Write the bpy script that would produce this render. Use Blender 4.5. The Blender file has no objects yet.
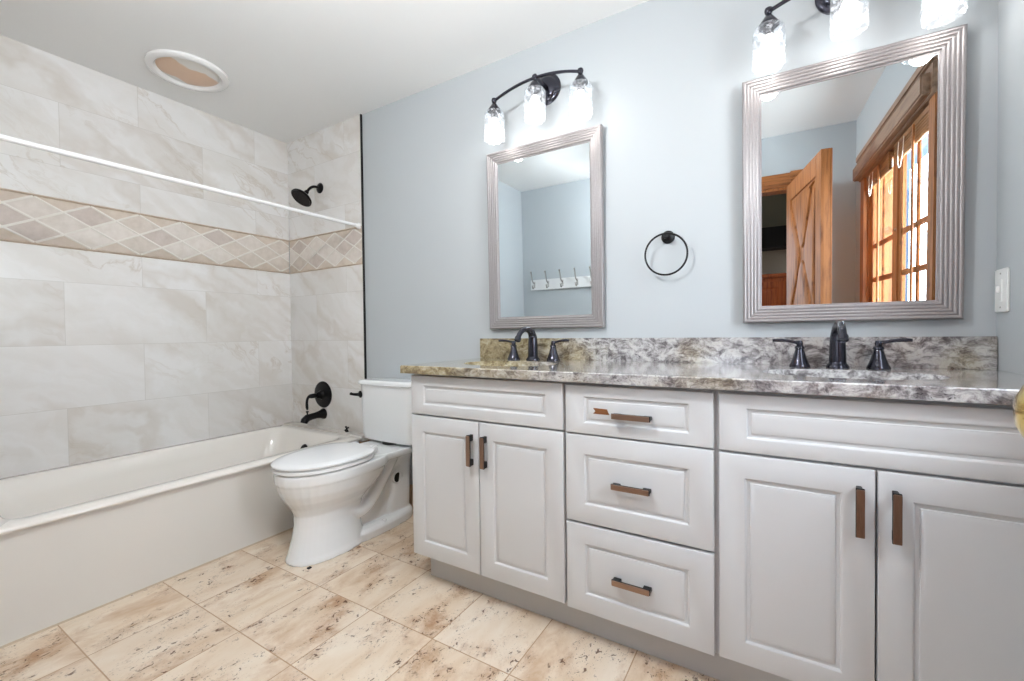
import bpy, bmesh, math, random
from mathutils import Vector, Matrix
random.seed(7)
C = bpy.context.scene
COL = C.collection
PI = math.pi

# ------------------------------------------------------------ camera
cam_d = bpy.data.cameras.new('camera')
cam = bpy.data.objects.new('camera', cam_d)
COL.objects.link(cam)
cam_d.sensor_width = 36.0
cam_d.lens = 15.389
cam_d.clip_start = 0.02
def cam_matrix(yaw, pitch, roll, pos):
    f = Vector((math.sin(yaw)*math.cos(pitch), math.cos(yaw)*math.cos(pitch), math.sin(pitch)))
    r = Vector((math.cos(yaw), -math.sin(yaw), 0))
    u = r.cross(f)
    r2 = r*math.cos(roll) + u*math.sin(roll)
    u2 = -r*math.sin(roll) + u*math.cos(roll)
    m = Matrix((r2, u2, -f)).transposed().to_4x4()
    m.translation = Vector(pos)
    return m
cam.matrix_world = cam_matrix(math.radians(-31.314), math.radians(-0.995), math.radians(-0.676), (0, 0, 1.0))
C.camera = cam

# ------------------------------------------------------------ world, exposure
C.view_settings.view_transform = 'Standard'
C.view_settings.look = 'None'
C.view_settings.gamma = 1.0
C.view_settings.use_curve_mapping = False
C.view_settings.exposure = 0.42
W = bpy.data.worlds.new('sky'); C.world = W
W.use_nodes = True
wn = W.node_tree; wn.nodes.clear()
w_out = wn.nodes.new('ShaderNodeOutputWorld'); w_bg = wn.nodes.new('ShaderNodeBackground')
w_tc = wn.nodes.new('ShaderNodeTexCoord'); w_sep = wn.nodes.new('ShaderNodeSeparateXYZ')
w_ramp = wn.nodes.new('ShaderNodeValToRGB')
wn.links.new(w_tc.outputs['Generated'], w_sep.inputs[0]); wn.links.new(w_sep.outputs[2], w_ramp.inputs[0])
w_ramp.color_ramp.elements[0].position = 0.0; w_ramp.color_ramp.elements[0].color = (0.62, 0.72, 0.85, 1)
w_ramp.color_ramp.elements[1].position = 0.5; w_ramp.color_ramp.elements[1].color = (0.22, 0.42, 0.85, 1)
wn.links.new(w_ramp.outputs[0], w_bg.inputs[0]); wn.links.new(w_bg.outputs[0], w_out.inputs[0])
w_bg.inputs[1].default_value = 1.8

def light(name, kind, loc, power, color, rot=None, **kw):
    d = bpy.data.lights.new(name, kind); d.energy = power; d.color = color
    for k, v in kw.items(): setattr(d, k, v)
    o = bpy.data.objects.new(name, d); COL.objects.link(o); o.location = loc
    if rot: o.rotation_euler = rot
    return o
# skylight entering through the casement window on the right wall (just outside the glass)
light('window_daylight', 'AREA', (0.74, 0.74, 1.40), 50, (0.96, 0.985, 1.0), (0, math.radians(90), 0),
      shape='RECTANGLE', size=0.95, size_y=1.15)
# added fill light behind the added window of the next room, opposite the doorway
light('added_hall_fill', 'AREA', (-0.72, -2.10, 1.50), 7, (0.94, 0.97, 1.0), (math.radians(90), 0, 0),
      shape='RECTANGLE', size=0.95, size_y=1.15)
BULB_W = 0.5
FILL_W = 37  # power of the added fill lamp

# ------------------------------------------------------------ material helpers
def srgb(r, g, b):
    f = lambda c: (c/12.92 if c <= 0.04045 else ((c+0.055)/1.055)**2.4)
    return (f(r/255), f(g/255), f(b/255), 1)
class NT:
    def __init__(s, name):
        s.m = bpy.data.materials.new(name); s.m.use_nodes = True
        s.t = s.m.node_tree; s.t.nodes.clear()
        s.out = s.t.nodes.new('ShaderNodeOutputMaterial')
        s.b = s.t.nodes.new('ShaderNodeBsdfPrincipled')
        s.t.links.new(s.b.outputs[0], s.out.inputs[0])
    def n(s, kind, **kw):
        x = s.t.nodes.new('ShaderNode'+kind)
        for k, v in kw.items(): setattr(x, k, v)
        return x
    def l(s, a, b): s.t.links.new(a, b)
    def set(s, sock, v):
        if hasattr(v, 'default_value') or hasattr(v, 'is_linked'): s.l(v, sock)
        else: sock.default_value = v
    def math(s, op, a, b=None, c=None):
        x = s.n('Math', operation=op)
        s.set(x.inputs[0], a)
        if b is not None: s.set(x.inputs[1], b)
        if c is not None: s.set(x.inputs[2], c)
        return x.outputs[0]
    def mix(s, fac, a, b, blend='MIX'):
        x = s.n('Mix', data_type='RGBA', blend_type=blend)
        s.set(x.inputs[0], fac); s.set(x.inputs[6], a); s.set(x.inputs[7], b)
        return x.outputs[2]
    def noise(s, vec, scale, detail=4, rough=0.5, dist=0.0):
        x = s.n('TexNoise'); s.l(vec, x.inputs['Vector'])
        x.inputs['Scale'].default_value = scale; x.inputs['Detail'].default_value = detail
        x.inputs['Roughness'].default_value = rough; x.inputs['Distortion'].default_value = dist
        return x
    def ramp(s, fac, stops):
        x = s.n('ValToRGB'); s.l(fac, x.inputs[0]); e = x.color_ramp.elements
        while len(e) < len(stops): e.new(0.5)
        for i, (p, c) in enumerate(stops):
            e[i].position = p; e[i].color = c if len(c) == 4 else (*c, 1)
        return x.outputs[0]
    def pos(s):
        g = s.n('NewGeometry'); return g.outputs['Position']
    def sep(s, v):
        x = s.n('SeparateXYZ'); s.l(v, x.inputs[0]); return x.outputs
    def comb(s, x_, y_, z_):
        x = s.n('CombineXYZ'); s.set(x.inputs[0], x_); s.set(x.inputs[1], y_); s.set(x.inputs[2], z_); return x.outputs[0]
    def scale(s, v, k):
        x = s.n('VectorMath', operation='MULTIPLY'); s.l(v, x.inputs[0]); x.inputs[1].default_value = k; return x.outputs[0]
    def add(s, v, w):
        x = s.n('VectorMath', operation='ADD'); s.l(v, x.inputs[0]); s.set(x.inputs[1], w); return x.outputs[0]
    def bump(s, h, strength=0.2, dist=0.01):
        x = s.n('Bump'); s.l(h, x.inputs['Height']); x.inputs['Strength'].default_value = strength
        x.inputs['Distance'].default_value = dist; s.l(x.outputs[0], s.b.inputs['Normal'])
    def white(s, v):
        x = s.n('TexWhiteNoise', noise_dimensions='3D'); s.l(v, x.inputs['Vector']); return x

def plain(name, col, rough=0.5, metal=0.0, spec=0.5, coat=0.0, mottle=0.0, mscale=8):
    m = NT(name)
    m.b.inputs['Roughness'].default_value = rough; m.b.inputs['Metallic'].default_value = metal
    m.b.inputs['Specular IOR Level'].default_value = spec; m.b.inputs['Coat Weight'].default_value = coat
    if mottle:
        nz = m.noise(m.pos(), mscale, 3)
        c2 = tuple(c*(1-mottle) for c in col[:3])+(1,)
        m.l(m.mix(nz.outputs[0], col, c2), m.b.inputs['Base Color'])
    else: m.b.inputs['Base Color'].default_value = col
    return m.m

def paint(name, col, rough=0.6, bump=0.05):
    m = NT(name); p = m.pos()
    nz = m.noise(p, 1.7, 2); c2 = tuple(c*0.96 for c in col[:3])+(1,)
    m.l(m.mix(nz.outputs[0], col, c2), m.b.inputs['Base Color'])
    m.b.inputs['Roughness'].default_value = rough
    m.bump(m.noise(p, 160, 3).outputs[0], bump, 0.002)
    return m.m

M_wall = paint('blue_grey_wall_paint', srgb(184, 189, 192), 0.55)
M_ceil = paint('white_ceiling_paint', srgb(240, 240, 239), 0.8)
M_cab = paint('white_cabinet_paint', srgb(217, 218, 219), 0.38, 0.02)
M_toe = paint('grey_toe_kick_paint', srgb(200, 200, 200), 0.5, 0.02)
M_porc = plain('white_porcelain', srgb(238, 240, 241), 0.07, 0, 0.5, 0.6)
M_seat = plain('white_seat_plastic', srgb(240, 241, 242), 0.16)
M_tub = plain('bone_tub_acrylic', srgb(240, 235, 228), 0.14, 0, 0.5, 0.4, 0.02, 2)
M_apron = plain('bone_tub_apron', srgb(225, 222, 217), 0.3, 0, 0.5, 0.1, 0.03, 2)
M_black = plain('oil_rubbed_black_metal', srgb(28, 26, 28), 0.28, 0.7, 0.5, 0.0, 0.3, 40)
M_grey_m = plain('dark_bronze_satin_metal', srgb(52, 52, 62), 0.26, 0.8, 0.5, 0.4)
M_blackm = plain('matte_black_metal', srgb(18, 17, 18), 0.45, 0.3)
M_brass = plain('polished_brass', srgb(222, 190, 110), 0.14, 1.0)
M_chrome = plain('chrome', srgb(225, 228, 232), 0.08, 1.0)
M_nickel = plain('satin_nickel', srgb(190, 188, 184), 0.3, 1.0)
M_rod = plain('white_enamel', srgb(234, 233, 232), 0.25)
M_plastic = plain('white_switch_plastic', srgb(240, 240, 238), 0.3)
M_mir = plain('mirror_silvering', (0.76, 0.82, 0.85, 1), 0.0, 1.0)
M_grout = plain('grout', srgb(205, 190, 168), 0.9)
M_dark = plain('dark_void', srgb(30, 24, 20), 0.9)
M_mdf = plain('exposed_brown_fibreboard', srgb(150, 98, 60), 0.8, 0, 0.3, 0, 0.5, 260)
M_cord = plain('white_cord', srgb(230, 226, 215), 0.8)

def mat_frame():
    m = NT('champagne_silver_frame'); p = m.pos()
    nz = m.noise(m.scale(p, (60, 60, 60)), 3.0, 4)
    m.l(m.mix(nz.outputs[0], srgb(166, 161, 161), srgb(148, 143, 143)), m.b.inputs['Base Color'])
    m.b.inputs['Metallic'].default_value = 0.55; m.b.inputs['Roughness'].default_value = 0.4
    return m.m
M_frame = mat_frame()

def mat_bar(axis):
    m = NT('brushed_copper_bronze_'+axis); p = m.pos()
    k = (40, 40, 900) if axis == 'x' else (900, 900, 40)
    nz = m.noise(m.scale(p, k), 1.0, 3)
    m.l(m.mix(nz.outputs[0], srgb(178, 148, 128), srgb(138, 110, 92)), m.b.inputs['Base Color'])
    m.b.inputs['Metallic'].default_value = 0.85; m.b.inputs['Roughness'].default_value = 0.33
    return m.m
M_barx, M_barz = mat_bar('x'), mat_bar('z')

def veins(m, p, base, tint, vein):
    """soft diagonal marble veins over vector p (uses x = along the wall, z = up)"""
    rot = m.n('VectorRotate', rotation_type='Y_AXIS'); m.l(p, rot.inputs['Vector']); rot.inputs['Angle'].default_value = math.radians(-33)
    warp = m.noise(p, 2.4, 4, 0.6)
    q = m.add(m.scale(rot.outputs[0], (1.0, 1.0, 3.6)), m.scale(warp.outputs['Color'], (0.9, 0.9, 0.9)))
    n1 = m.noise(q, 1.5, 5, 0.55, 0.6)
    c = m.mix(m.ramp(n1.outputs[0], [(0.38, (0,0,0)), (0.62, (1,1,1))]), base, tint)
    n2 = m.noise(q, 1.15, 6, 0.6, 0.9)
    line = m.math('ABSOLUTE', m.math('SUBTRACT', n2.outputs[0], 0.5))
    v = m.ramp(line, [(0.0, (1,1,1)), (0.008, (0.55,0.55,0.55)), (0.028, (0,0,0))])
    n3 = m.noise(p, 1.6, 2)
    gate = m.ramp(n3.outputs[0], [(0.47, (0,0,0)), (0.62, (1,1,1))])
    c = m.mix(m.math('MULTIPLY', m.math('MULTIPLY', v, gate), 0.55), c, vein)
    n4 = m.noise(q, 0.8, 3, 0.5, 0.3)
    v4 = m.ramp(n4.outputs[0], [(0.53, (0,0,0)), (0.60, (1,1,1)), (0.64, (0.1,0.1,0.1)), (0.75, (0,0,0))])
    return m.mix(m.math('MULTIPLY', v4, 0.35), c, vein)

def mat_marble(axis, joint, name):
    """305 x 610 mm running-bond tiles; axis = coordinate that runs along the wall"""
    m = NT(name); x, y, z = m.sep(m.pos())
    along = {'x': x, 'y': y}[axis]
    up = m.math('GREATER_THAN', z, 1.55)
    zs = m.math('SUBTRACT', z, m.math('ADD', m.math('MULTIPLY', up, 1.16), 0.355))   # lower rows start .355, upper rows at 1.515
    rowf = m.math('DIVIDE', zs, 0.305); row = m.math('FLOOR', rowf)
    par = m.math('FLOORED_MODULO', m.math('ADD', row, up), 2.0)   # lower: odd rows shifted, upper: even rows shifted
    sh = m.math('MULTIPLY', par, 0.305)
    af = m.math('DIVIDE', m.math('SUBTRACT', m.math('SUBTRACT', along, joint), sh), 0.61)
    cl = m.math('FLOOR', af)
    fz = m.math('SUBTRACT', rowf, row); fa = m.math('SUBTRACT', af, cl)
    gz = m.math('LESS_THAN', m.math('MINIMUM', fz, m.math('SUBTRACT', 1.0, fz)), 0.0042)
    ga = m.math('LESS_THAN', m.math('MINIMUM', fa, m.math('SUBTRACT', 1.0, fa)), 0.0021)
    g = m.math('MAXIMUM', gz, ga)
    wn = m.white(m.comb(cl, m.math('ADD', row, m.math('MULTIPLY', up, 7)), 3.3))
    p = m.add(m.comb(along, 0.0, z), m.scale(wn.outputs['Color'], (9, 9, 9)))
    c = veins(m, p, srgb(232, 231, 230), srgb(222, 219, 215), srgb(194, 182, 168))
    tone = m.ramp(wn.outputs['Value'], [(0.0, (0.90,0.885,0.87)), (0.12, (0.985,0.98,0.975)), (1.0, (1,1,1))])
    c = m.mix(1.0, c, tone, 'MULTIPLY')
    c = m.mix(m.math('MULTIPLY', g, 0.55), c, srgb(196, 192, 186))
    m.l(c, m.b.inputs['Base Color']); m.b.inputs['Roughness'].default_value = 0.27
    m.b.inputs['Specular IOR Level'].default_value = 0.5
    m.bump(m.math('SUBTRACT', 1.0, g), 0.25, 0.002)
    return m.m
M_mar_y = mat_marble('y', 0.683, 'marble_tile_long_wall')
M_mar_x = mat_marble('x', -2.635, 'marble_tile_end_wall')

def mat_slab():
    m = NT('marble_ledge'); x, y, z = m.sep(m.pos())
    m.l(veins(m, m.comb(x, 0.0, m.math('ADD', z, y)), srgb(228, 225, 220), srgb(214, 205, 196), srgb(184, 166, 146)), m.b.inputs['Base Color'])
    m.b.inputs['Roughness'].default_value = 0.15
    return m.m
M_slab = mat_slab()

def mat_stone(name, c1, c2, scale=18, rough=0.3):
    m = NT(name); p = m.pos(); nz = m.noise(p, scale, 5, 0.6)
    m.l(m.ramp(nz.outputs[0], [(0.3, c1), (0.7, c2)]), m.b.inputs['Base Color'])
    m.b.inputs['Roughness'].default_value = rough
    return m.m
M_bord = mat_stone('beige_border_stone', srgb(216, 203, 190), srgb(200, 185, 170), 18, 0.12)
M_pencil = mat_stone('travertine_pencil_trim', srgb(206, 188, 168), srgb(186, 166, 145), 30)
M_dia = [mat_stone('border_diamond_stone_%d' % i, a, b, 26, 0.2) for i, (a, b) in enumerate([
    (srgb(218, 208, 198), srgb(202, 191, 180)), (srgb(222, 214, 206), srgb(208, 199, 190)),
    (srgb(226, 219, 212), srgb(214, 205, 196)), (srgb(208, 196, 188), srgb(192, 179, 170))])]
M_lat = plain('white_lattice_stone', srgb(228, 223, 215), 0.15)
M_trav_base = mat_stone('travertine_baseboard', srgb(206, 178, 146), srgb(180, 150, 118), 14)

def mat_floor():
    m = NT('travertine_floor_tile'); x, y, z = m.sep(m.pos())
    ax = m.math('DIVIDE', m.math('ADD', x, 0.674), 0.2955); ay = m.math('DIVIDE', m.math('SUBTRACT', y, 0.765), 0.305)
    cx_, cy_ = m.math('FLOOR', ax), m.math('FLOOR', ay)
    fx, fy = m.math('SUBTRACT', ax, cx_), m.math('SUBTRACT', ay, cy_)
    ex = m.math('MINIMUM', fx, m.math('SUBTRACT', 1.0, fx)); ey = m.math('MINIMUM', fy, m.math('SUBTRACT', 1.0, fy))
    g = m.math('LESS_THAN', m.math('MINIMUM', ex, ey), 0.0062)
    wn = m.white(m.comb(cx_, cy_, 1.7))
    p = m.add(m.comb(x, y, 0.0), m.scale(wn.outputs['Color'], (7, 7, 7)))
    n1 = m.noise(m.scale(p, (3.0, 1.0, 1.0)), 3.0, 6, 0.62, 0.4)
    c = m.ramp(n1.outputs[0], [(0.30, srgb(218, 194, 166)), (0.46, srgb(230, 213, 192)), (0.66, srgb(238, 226, 210))])
    tone = m.ramp(wn.outputs['Value'], [(0.0, (0.93,0.885,0.84)), (0.5, (1,0.99,0.98)), (1.0, (0.98,0.95,0.91))])
    c = m.mix(1.0, c, tone, 'MULTIPLY')
    # rusty clouds
    n2 = m.noise(m.scale(p, (1.8, 1.0, 1.0)), 3.6, 7, 0.70, 0.4)
    c = m.mix(m.ramp(n2.outputs[0], [(0.50, (0,0,0)), (0.68, (0.6,0.6,0.6))]), c, srgb(188, 146, 104))
    # pits gathered inside patches
    n3 = m.noise(m.scale(p, (1.5, 1.0, 1.0)), 42, 3, 0.6, 0.6)
    n4 = m.noise(m.scale(p, (1.5, 1.0, 1.0)), 6.5, 4, 0.65)
    pit = m.math('MULTIPLY', m.ramp(n3.outputs[0], [(0.60, (0,0,0)), (0.635, (1,1,1))]),
                 m.ramp(n4.outputs[0], [(0.50, (0,0,0)), (0.57, (1,1,1))]))
    n5 = m.noise(m.scale(p, (2.2, 1.0, 1.0)), 120, 2, 0.5)
    pit2 = m.math('MULTIPLY', m.ramp(n5.outputs[0], [(0.64, (0,0,0)), (0.68, (0.7,0.7,0.7))]),
                  m.ramp(n4.outputs[0], [(0.42, (0,0,0)), (0.55, (1,1,1))]))
    pit = m.math('MAXIMUM', pit, pit2)
    rust = m.math('MULTIPLY', m.ramp(n4.outputs[0], [(0.50, (0,0,0)), (0.64, (1,1,1))]), m.ramp(n2.outputs[0], [(0.42, (0,0,0)), (0.62, (1,1,1))]))
    c = m.mix(m.math('MULTIPLY', rust, 0.75), c, srgb(170, 124, 84))
    c = m.mix(m.math('MULTIPLY', pit, 0.85), c, srgb(88, 54, 34))
    c = m.mix(m.math('MULTIPLY', g, 0.85), c, srgb(176, 138, 104))
    m.l(c, m.b.inputs['Base Color'])
    m.l(m.math('ADD', m.math('MULTIPLY', pit, 0.4), 0.33), m.b.inputs['Roughness'])
    m.bump(m.math('SUBTRACT', 1.0, m.math('MAXIMUM', pit, g)), 0.3, 0.002)
    return m.m
M_floor = mat_floor()

def mat_granite():
    m = NT('polished_granite'); p = m.pos()
    warp = m.noise(p, 5, 4, 0.6)
    q = m.add(m.scale(p, (1.0, 1.0, 1.6)), m.scale(warp.outputs['Color'], (0.16, 0.16, 0.16)))
    n1 = m.noise(q, 19, 9, 0.78, 0.25)
    grey = m.ramp(n1.outputs[0], [(0.30, srgb(52, 48, 52)), (0.42, srgb(106, 101, 102)), (0.50, srgb(164, 160, 160)), (0.58, srgb(204, 202, 200)), (0.72, srgb(140, 128, 116))])
    olive = m.ramp(n1.outputs[0], [(0.30, srgb(64, 54, 42)), (0.42, srgb(118, 102, 74)), (0.52, srgb(160, 146, 112)), (0.64, srgb(196, 188, 166)), (0.78, srgb(134, 106, 78))])
    x, y, z = m.sep(p)
    far = m.n('MapRange'); m.l(m.math('ADD', x, m.math('MULTIPLY', warp.outputs[0], 0.9)), far.inputs[0])
    far.inputs[1].default_value = -0.55; far.inputs[2].default_value = -0.15; far.inputs[3].default_value = 1; far.inputs[4].default_value = 0
    n4 = m.noise(p, 3.2, 4, 0.6)
    c = m.mix(m.math('MAXIMUM', far.outputs[0], m.ramp(n4.outputs[0], [(0.52, (0,0,0)), (0.70, (0.7,0.7,0.7))])), grey, olive)
    n2 = m.noise(q, 30, 6, 0.75, 0.5)
    n3 = m.noise(p, 7, 3)
    blk = m.math('MULTIPLY', m.ramp(n2.outputs[0], [(0.58, (0,0,0)), (0.64, (1,1,1))]), m.ramp(n3.outputs[0], [(0.48, (0,0,0)), (0.58, (1,1,1))]))
    c = m.mix(m.math('MULTIPLY', blk, 0.9), c, srgb(40, 34, 38))
    m.l(c, m.b.inputs['Base Color']); m.b.inputs['Roughness'].default_value = 0.22
    m.b.inputs['Coat Weight'].default_value = 1.0; m.b.inputs['Coat Roughness'].default_value = 0.10
    return m.m
M_gran = mat_granite()

def mat_pine(name, axis, c1=srgb(164, 104, 58), c2=srgb(116, 66, 33)):
    m = NT(name); p = m.pos()
    k = {'z': (1, 1, 0.09), 'y': (1, 0.09, 1), 'x': (0.09, 1, 1)}[axis]
    q = m.scale(p, k); w = m.noise(q, 5, 3)
    n1 = m.noise(m.add(q, m.scale(w.outputs['Color'], (0.12, 0.12, 0.12))), 42, 5, 0.6, 0.3)
    c = m.ramp(n1.outputs[0], [(0.32, c2), (0.5, c1), (0.7, tuple(min(1, v*1.18) for v in c1[:3]))])
    vor = m.n('TexVoronoi'); m.l(m.scale(p, (1, 1, 1)), vor.inputs['Vector']); vor.inputs['Scale'].default_value = 7
    c = m.mix(m.ramp(vor.outputs['Distance'], [(0.05, (0.8,0.8,0.8)), (0.13, (0,0,0))]), c, srgb(104, 58, 30))
    m.l(c, m.b.inputs['Base Color']); m.b.inputs['Roughness'].default_value = 0.5; m.b.inputs['Specular IOR Level'].default_value = 0.3
    return m.m
M_pz, M_py, M_px = (mat_pine('knotty_pine_'+a, a) for a in 'zyx')
M_cornice = mat_pine('pale_stained_wood', 'y', srgb(150, 120, 98), srgb(118, 90, 70))
M_redwood = mat_pine('red_brown_cabinet_wood', 'z', srgb(176, 88, 42), srgb(134, 60, 28))
M_blind = mat_pine('woven_wood_blind', 'y', srgb(150, 104, 62), srgb(104, 66, 38))
M_hallwall = paint('hall_beige_paint', srgb(206, 192, 170), 0.7)
M_hallup = paint('hall_olive_paint', srgb(126, 116, 94), 0.8)
M_hallfloor = mat_pine('hall_floor_wood', 'y', srgb(150, 104, 66), srgb(120, 78, 46))

def mat_clear(name, tint, gloss_min, milky=0.0, bump=0.0):
    m = NT(name); m.t.nodes.remove(m.b)
    tr = m.n('BsdfTransparent'); tr.inputs[0].default_value = tint
    gl = m.n('BsdfGlossy'); gl.inputs['Roughness'].default_value = 0.03
    fr = m.n('Fresnel'); fr.inputs[0].default_value = 1.5
    gm = m.n('NewGeometry')
    front = m.math('SUBTRACT', 1.0, gm.outputs['Backfacing'])
    mx = m.n('MixShader'); m.l(m.math('MULTIPLY', m.math('MAXIMUM', fr.outputs[0], gloss_min), front), mx.inputs[0]); m.l(tr.outputs[0], mx.inputs[1]); m.l(gl.outputs[0], mx.inputs[2])
    last = mx.outputs[0]
    if bump:
        p = m.pos(); nz = m.noise(p, 110, 3, 0.6)
        b = m.n('Bump'); m.l(nz.outputs[0], b.inputs['Height']); b.inputs['Strength'].default_value = bump; b.inputs['Distance'].default_value = 0.004
        m.l(b.outputs[0], gl.inputs['Normal']); m.l(b.outputs[0], fr.inputs['Normal'])
        df = m.n('BsdfTranslucent'); df.inputs[0].default_value = (0.95, 0.96, 0.98, 1)
        d2 = m.n('BsdfDiffuse'); d2.inputs[0].default_value = (0.9, 0.92, 0.95, 1)
        ad = m.n('AddShader'); m.l(df.outputs[0], ad.inputs[0]); m.l(d2.outputs[0], ad.inputs[1])
        seed = m.ramp(m.noise(p, 75, 3, 0.7).outputs[0], [(0.48, (0.0,0,0)), (0.66, (1,1,1))])
        m2 = m.n('MixShader'); m.l(m.math('ADD', m.math('MULTIPLY', seed, 0.22), milky), m2.inputs[0]); m.l(last, m2.inputs[1]); m.l(ad.outputs[0], m2.inputs[2])
        last = m2.outputs[0]
    m.l(last, m.out.inputs[0])
    return m.m
M_shade = mat_clear('seeded_clear_glass', (0.95, 0.96, 0.97, 1), 0.07, 0.02, 0.7)
M_pane = mat_clear('window_glass', (0.93, 0.97, 0.99, 1), 0.05)
M_crystal = mat_clear('clear_crystal', (0.95, 0.97, 1, 1), 0.35)

def mat_bulb():
    m = NT('lit_frosted_bulb'); m.t.nodes.remove(m.b)
    e = m.n('Emission'); e.inputs[0].default_value = (1.0, 0.985, 0.96, 1); e.inputs[1].default_value = BULB_S
    m.l(e.outputs[0], m.out.inputs[0]); return m.m
BULB_S = 1.7
M_bulb = mat_bulb()

def mat_siding():
    m = NT('white_vertical_siding'); x, y, z = m.sep(m.pos())
    f = m.math('FRACT', m.math('DIVIDE', x, 0.16))
    g = m.math('LESS_THAN', f, 0.16)
    m.l(m.mix(g, srgb(232, 238, 246), srgb(120, 140, 175)), m.b.inputs['Base Color'])
    m.b.inputs['Roughness'].default_value = 0.7
    return m.m
M_siding = mat_siding()

# ------------------------------------------------------------ mesh helpers
ORIG = {}
def new_bm(): return bmesh.new()
def box(bm, x0, x1, y0, y1, z0, z1, bev=0.0, seg=2):
    vs = [bm.verts.new((x, y, z)) for x in (x0, x1) for y in (y0, y1) for z in (z0, z1)]
    q = [(0,1,3,2), (4,6,7,5), (0,4,5,1), (2,3,7,6), (0,2,6,4), (1,5,7,3)]
    fs = [bm.faces.new([vs[i] for i in f]) for f in q]
    bmesh.ops.recalc_face_normals(bm, faces=fs)
    if bev:
        es = list({e for f in fs for e in f.edges})
        bmesh.ops.bevel(bm, geom=es, offset=bev, segments=seg, affect='EDGES', clamp_overlap=True)
    return vs
def frame_for(d, ref=None):
    d = d.normalized(); r = ref or (Vector((0,0,1)) if abs(d.z) < 0.9 else Vector((0,1,0)))
    a = d.cross(r).normalized(); b = a.cross(d).normalized(); return a, b
def tube(bm, pts, rad, n=14, caps=True):
    """round tube through pts; rad number or list"""
    pts = [Vector(p) for p in pts]; k = len(pts)
    rad = rad if hasattr(rad, '__len__') else [rad]*k
    rings = []; a = None
    for i, p in enumerate(pts):
        d = (pts[min(i+1, k-1)] - pts[max(i-1, 0)]).normalized()
        if a is None: a, b = frame_for(d)
        else:
            a = (a - d*a.dot(d)).normalized(); b = a.cross(d).normalized()
        rings.append([bm.verts.new(p + (a*math.cos(2*PI*j/n) + b*math.sin(2*PI*j/n))*rad[i]) for j in range(n)])
    fs = skin_rings(bm, rings, caps)
    return fs
def skin_rings(bm, rings, caps=True, closed=True):
    fs = []; n = len(rings[0])
    for r0, r1 in zip(rings, rings[1:]):
        for j in range(n if closed else n-1):
            fs.append(bm.faces.new((r0[j], r0[(j+1) % n], r1[(j+1) % n], r1[j])))
    if caps:
        fs.append(bm.faces.new(list(reversed(rings[0])))); fs.append(bm.faces.new(rings[-1]))
    bmesh.ops.recalc_face_normals(bm, faces=fs)
    return fs
def lathe(bm, base, prof, axis=(0,0,1), n=28, caps=True):
    """prof: list of (radius, distance along axis)"""
    base = Vector(base); ax = Vector(axis).normalized(); a, b = frame_for(ax)
    rings = [[bm.verts.new(base + ax*h + (a*math.cos(2*PI*j/n) + b*math.sin(2*PI*j/n))*max(r, 1e-5)) for j in range(n)] for r, h in prof]
    return skin_rings(bm, rings, caps)
def bez(p0, p1, p2, p3, n=12):
    p0, p1, p2, p3 = map(Vector, (p0, p1, p2, p3))
    return [(1-t)**3*p0 + 3*(1-t)**2*t*p1 + 3*(1-t)*t*t*p2 + t**3*p3 for t in [i/n for i in range(n+1)]]
def obj(name, bm, m, parent=None, ang=35, mods=None, origin=None):
    me = bpy.data.meshes.new(name); bm.normal_update()
    if parent is not None:
        off = ORIG[parent]
    elif origin is not None: off = Vector(origin)
    else:
        cs = [v.co for v in bm.verts]
        off = Vector(((min(c.x for c in cs)+max(c.x for c in cs))/2, (min(c.y for c in cs)+max(c.y for c in cs))/2, min(c.z for c in cs)))
    bmesh.ops.translate(bm, verts=bm.verts, vec=-off)
    bm.to_mesh(me); bm.free()
    me.polygons.foreach_set('use_smooth', [True]*len(me.polygons))
    me.set_sharp_from_angle(angle=math.radians(ang))
    for mm in (m if isinstance(m, (list, tuple)) else [m]): me.materials.append(mm)
    o = bpy.data.objects.new(name, me); COL.objects.link(o)
    if parent is not None: o.parent = parent
    else: o.location = off
    ORIG[o] = off
    return o
def tag(o, label=None, cat=None, group=None, kind=None):
    if label: o['label'] = label
    if cat: o['category'] = cat
    if group: o['group'] = group
    if kind: o['kind'] = kind
    return o
def thing(name, label, cat, loc, group=None):
    o = bpy.data.objects.new(name, None); COL.objects.link(o); o.location = loc; ORIG[o] = Vector(loc)
    o.empty_display_size = 0.05
    return tag(o, label, cat, group)
def struct(name, bm, m, parent=None, ang=30):
    o = obj(name, bm, m, parent, ang)
    if parent is None: o['kind'] = 'structure'
    return o
def copy_tree(o, dloc=None, parent=None):
    c = o.copy(); COL.objects.link(c); c.parent = parent
    if dloc is not None: c.location = o.location + Vector(dloc)
    ORIG[c] = ORIG[o] + Vector(dloc or (0,0,0))
    for ch in [x for x in COL.objects if x.parent == o]: copy_tree(ch, None, c)
    return c

# room constants
XL, XR, YB, YF, ZC = -2.94, 0.546, 1.835, -0.19, 2.342
T = 0.12
XT = -2.175          # right edge of tiled end wall

# ------------------------------------------------------------ room shell
b = new_bm(); box(b, XL-T, XR+T, YF-T, YB+T, -0.06, 0.0); struct('floor', b, M_floor)
b = new_bm(); box(b, XL-T, XR+T, YF-T, YB+T, ZC, ZC+0.1); struct('ceiling', b, M_ceil)
b = new_bm(); box(b, XL-T, XR+T, YB, YB+T, 0, ZC); struct('wall_back', b, M_wall)
b = new_bm(); box(b, XL-T, XL, YF, YB, 0, ZC); struct('wall_left', b, M_wall)
# right wall with the window opening
WY0, WY1, WZ0, WZ1 = 0.17, 1.30, 0.98, 1.90
b = new_bm()
box(b, XR, XR+T, YF, WY0, 0, ZC); box(b, XR, XR+T, WY1, YB, 0, ZC)
box(b, XR, XR+T, WY0, WY1, 0, WZ0); box(b, XR, XR+T, WY0, WY1, WZ1, ZC)
struct('wall_right', b, M_wall)
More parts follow.
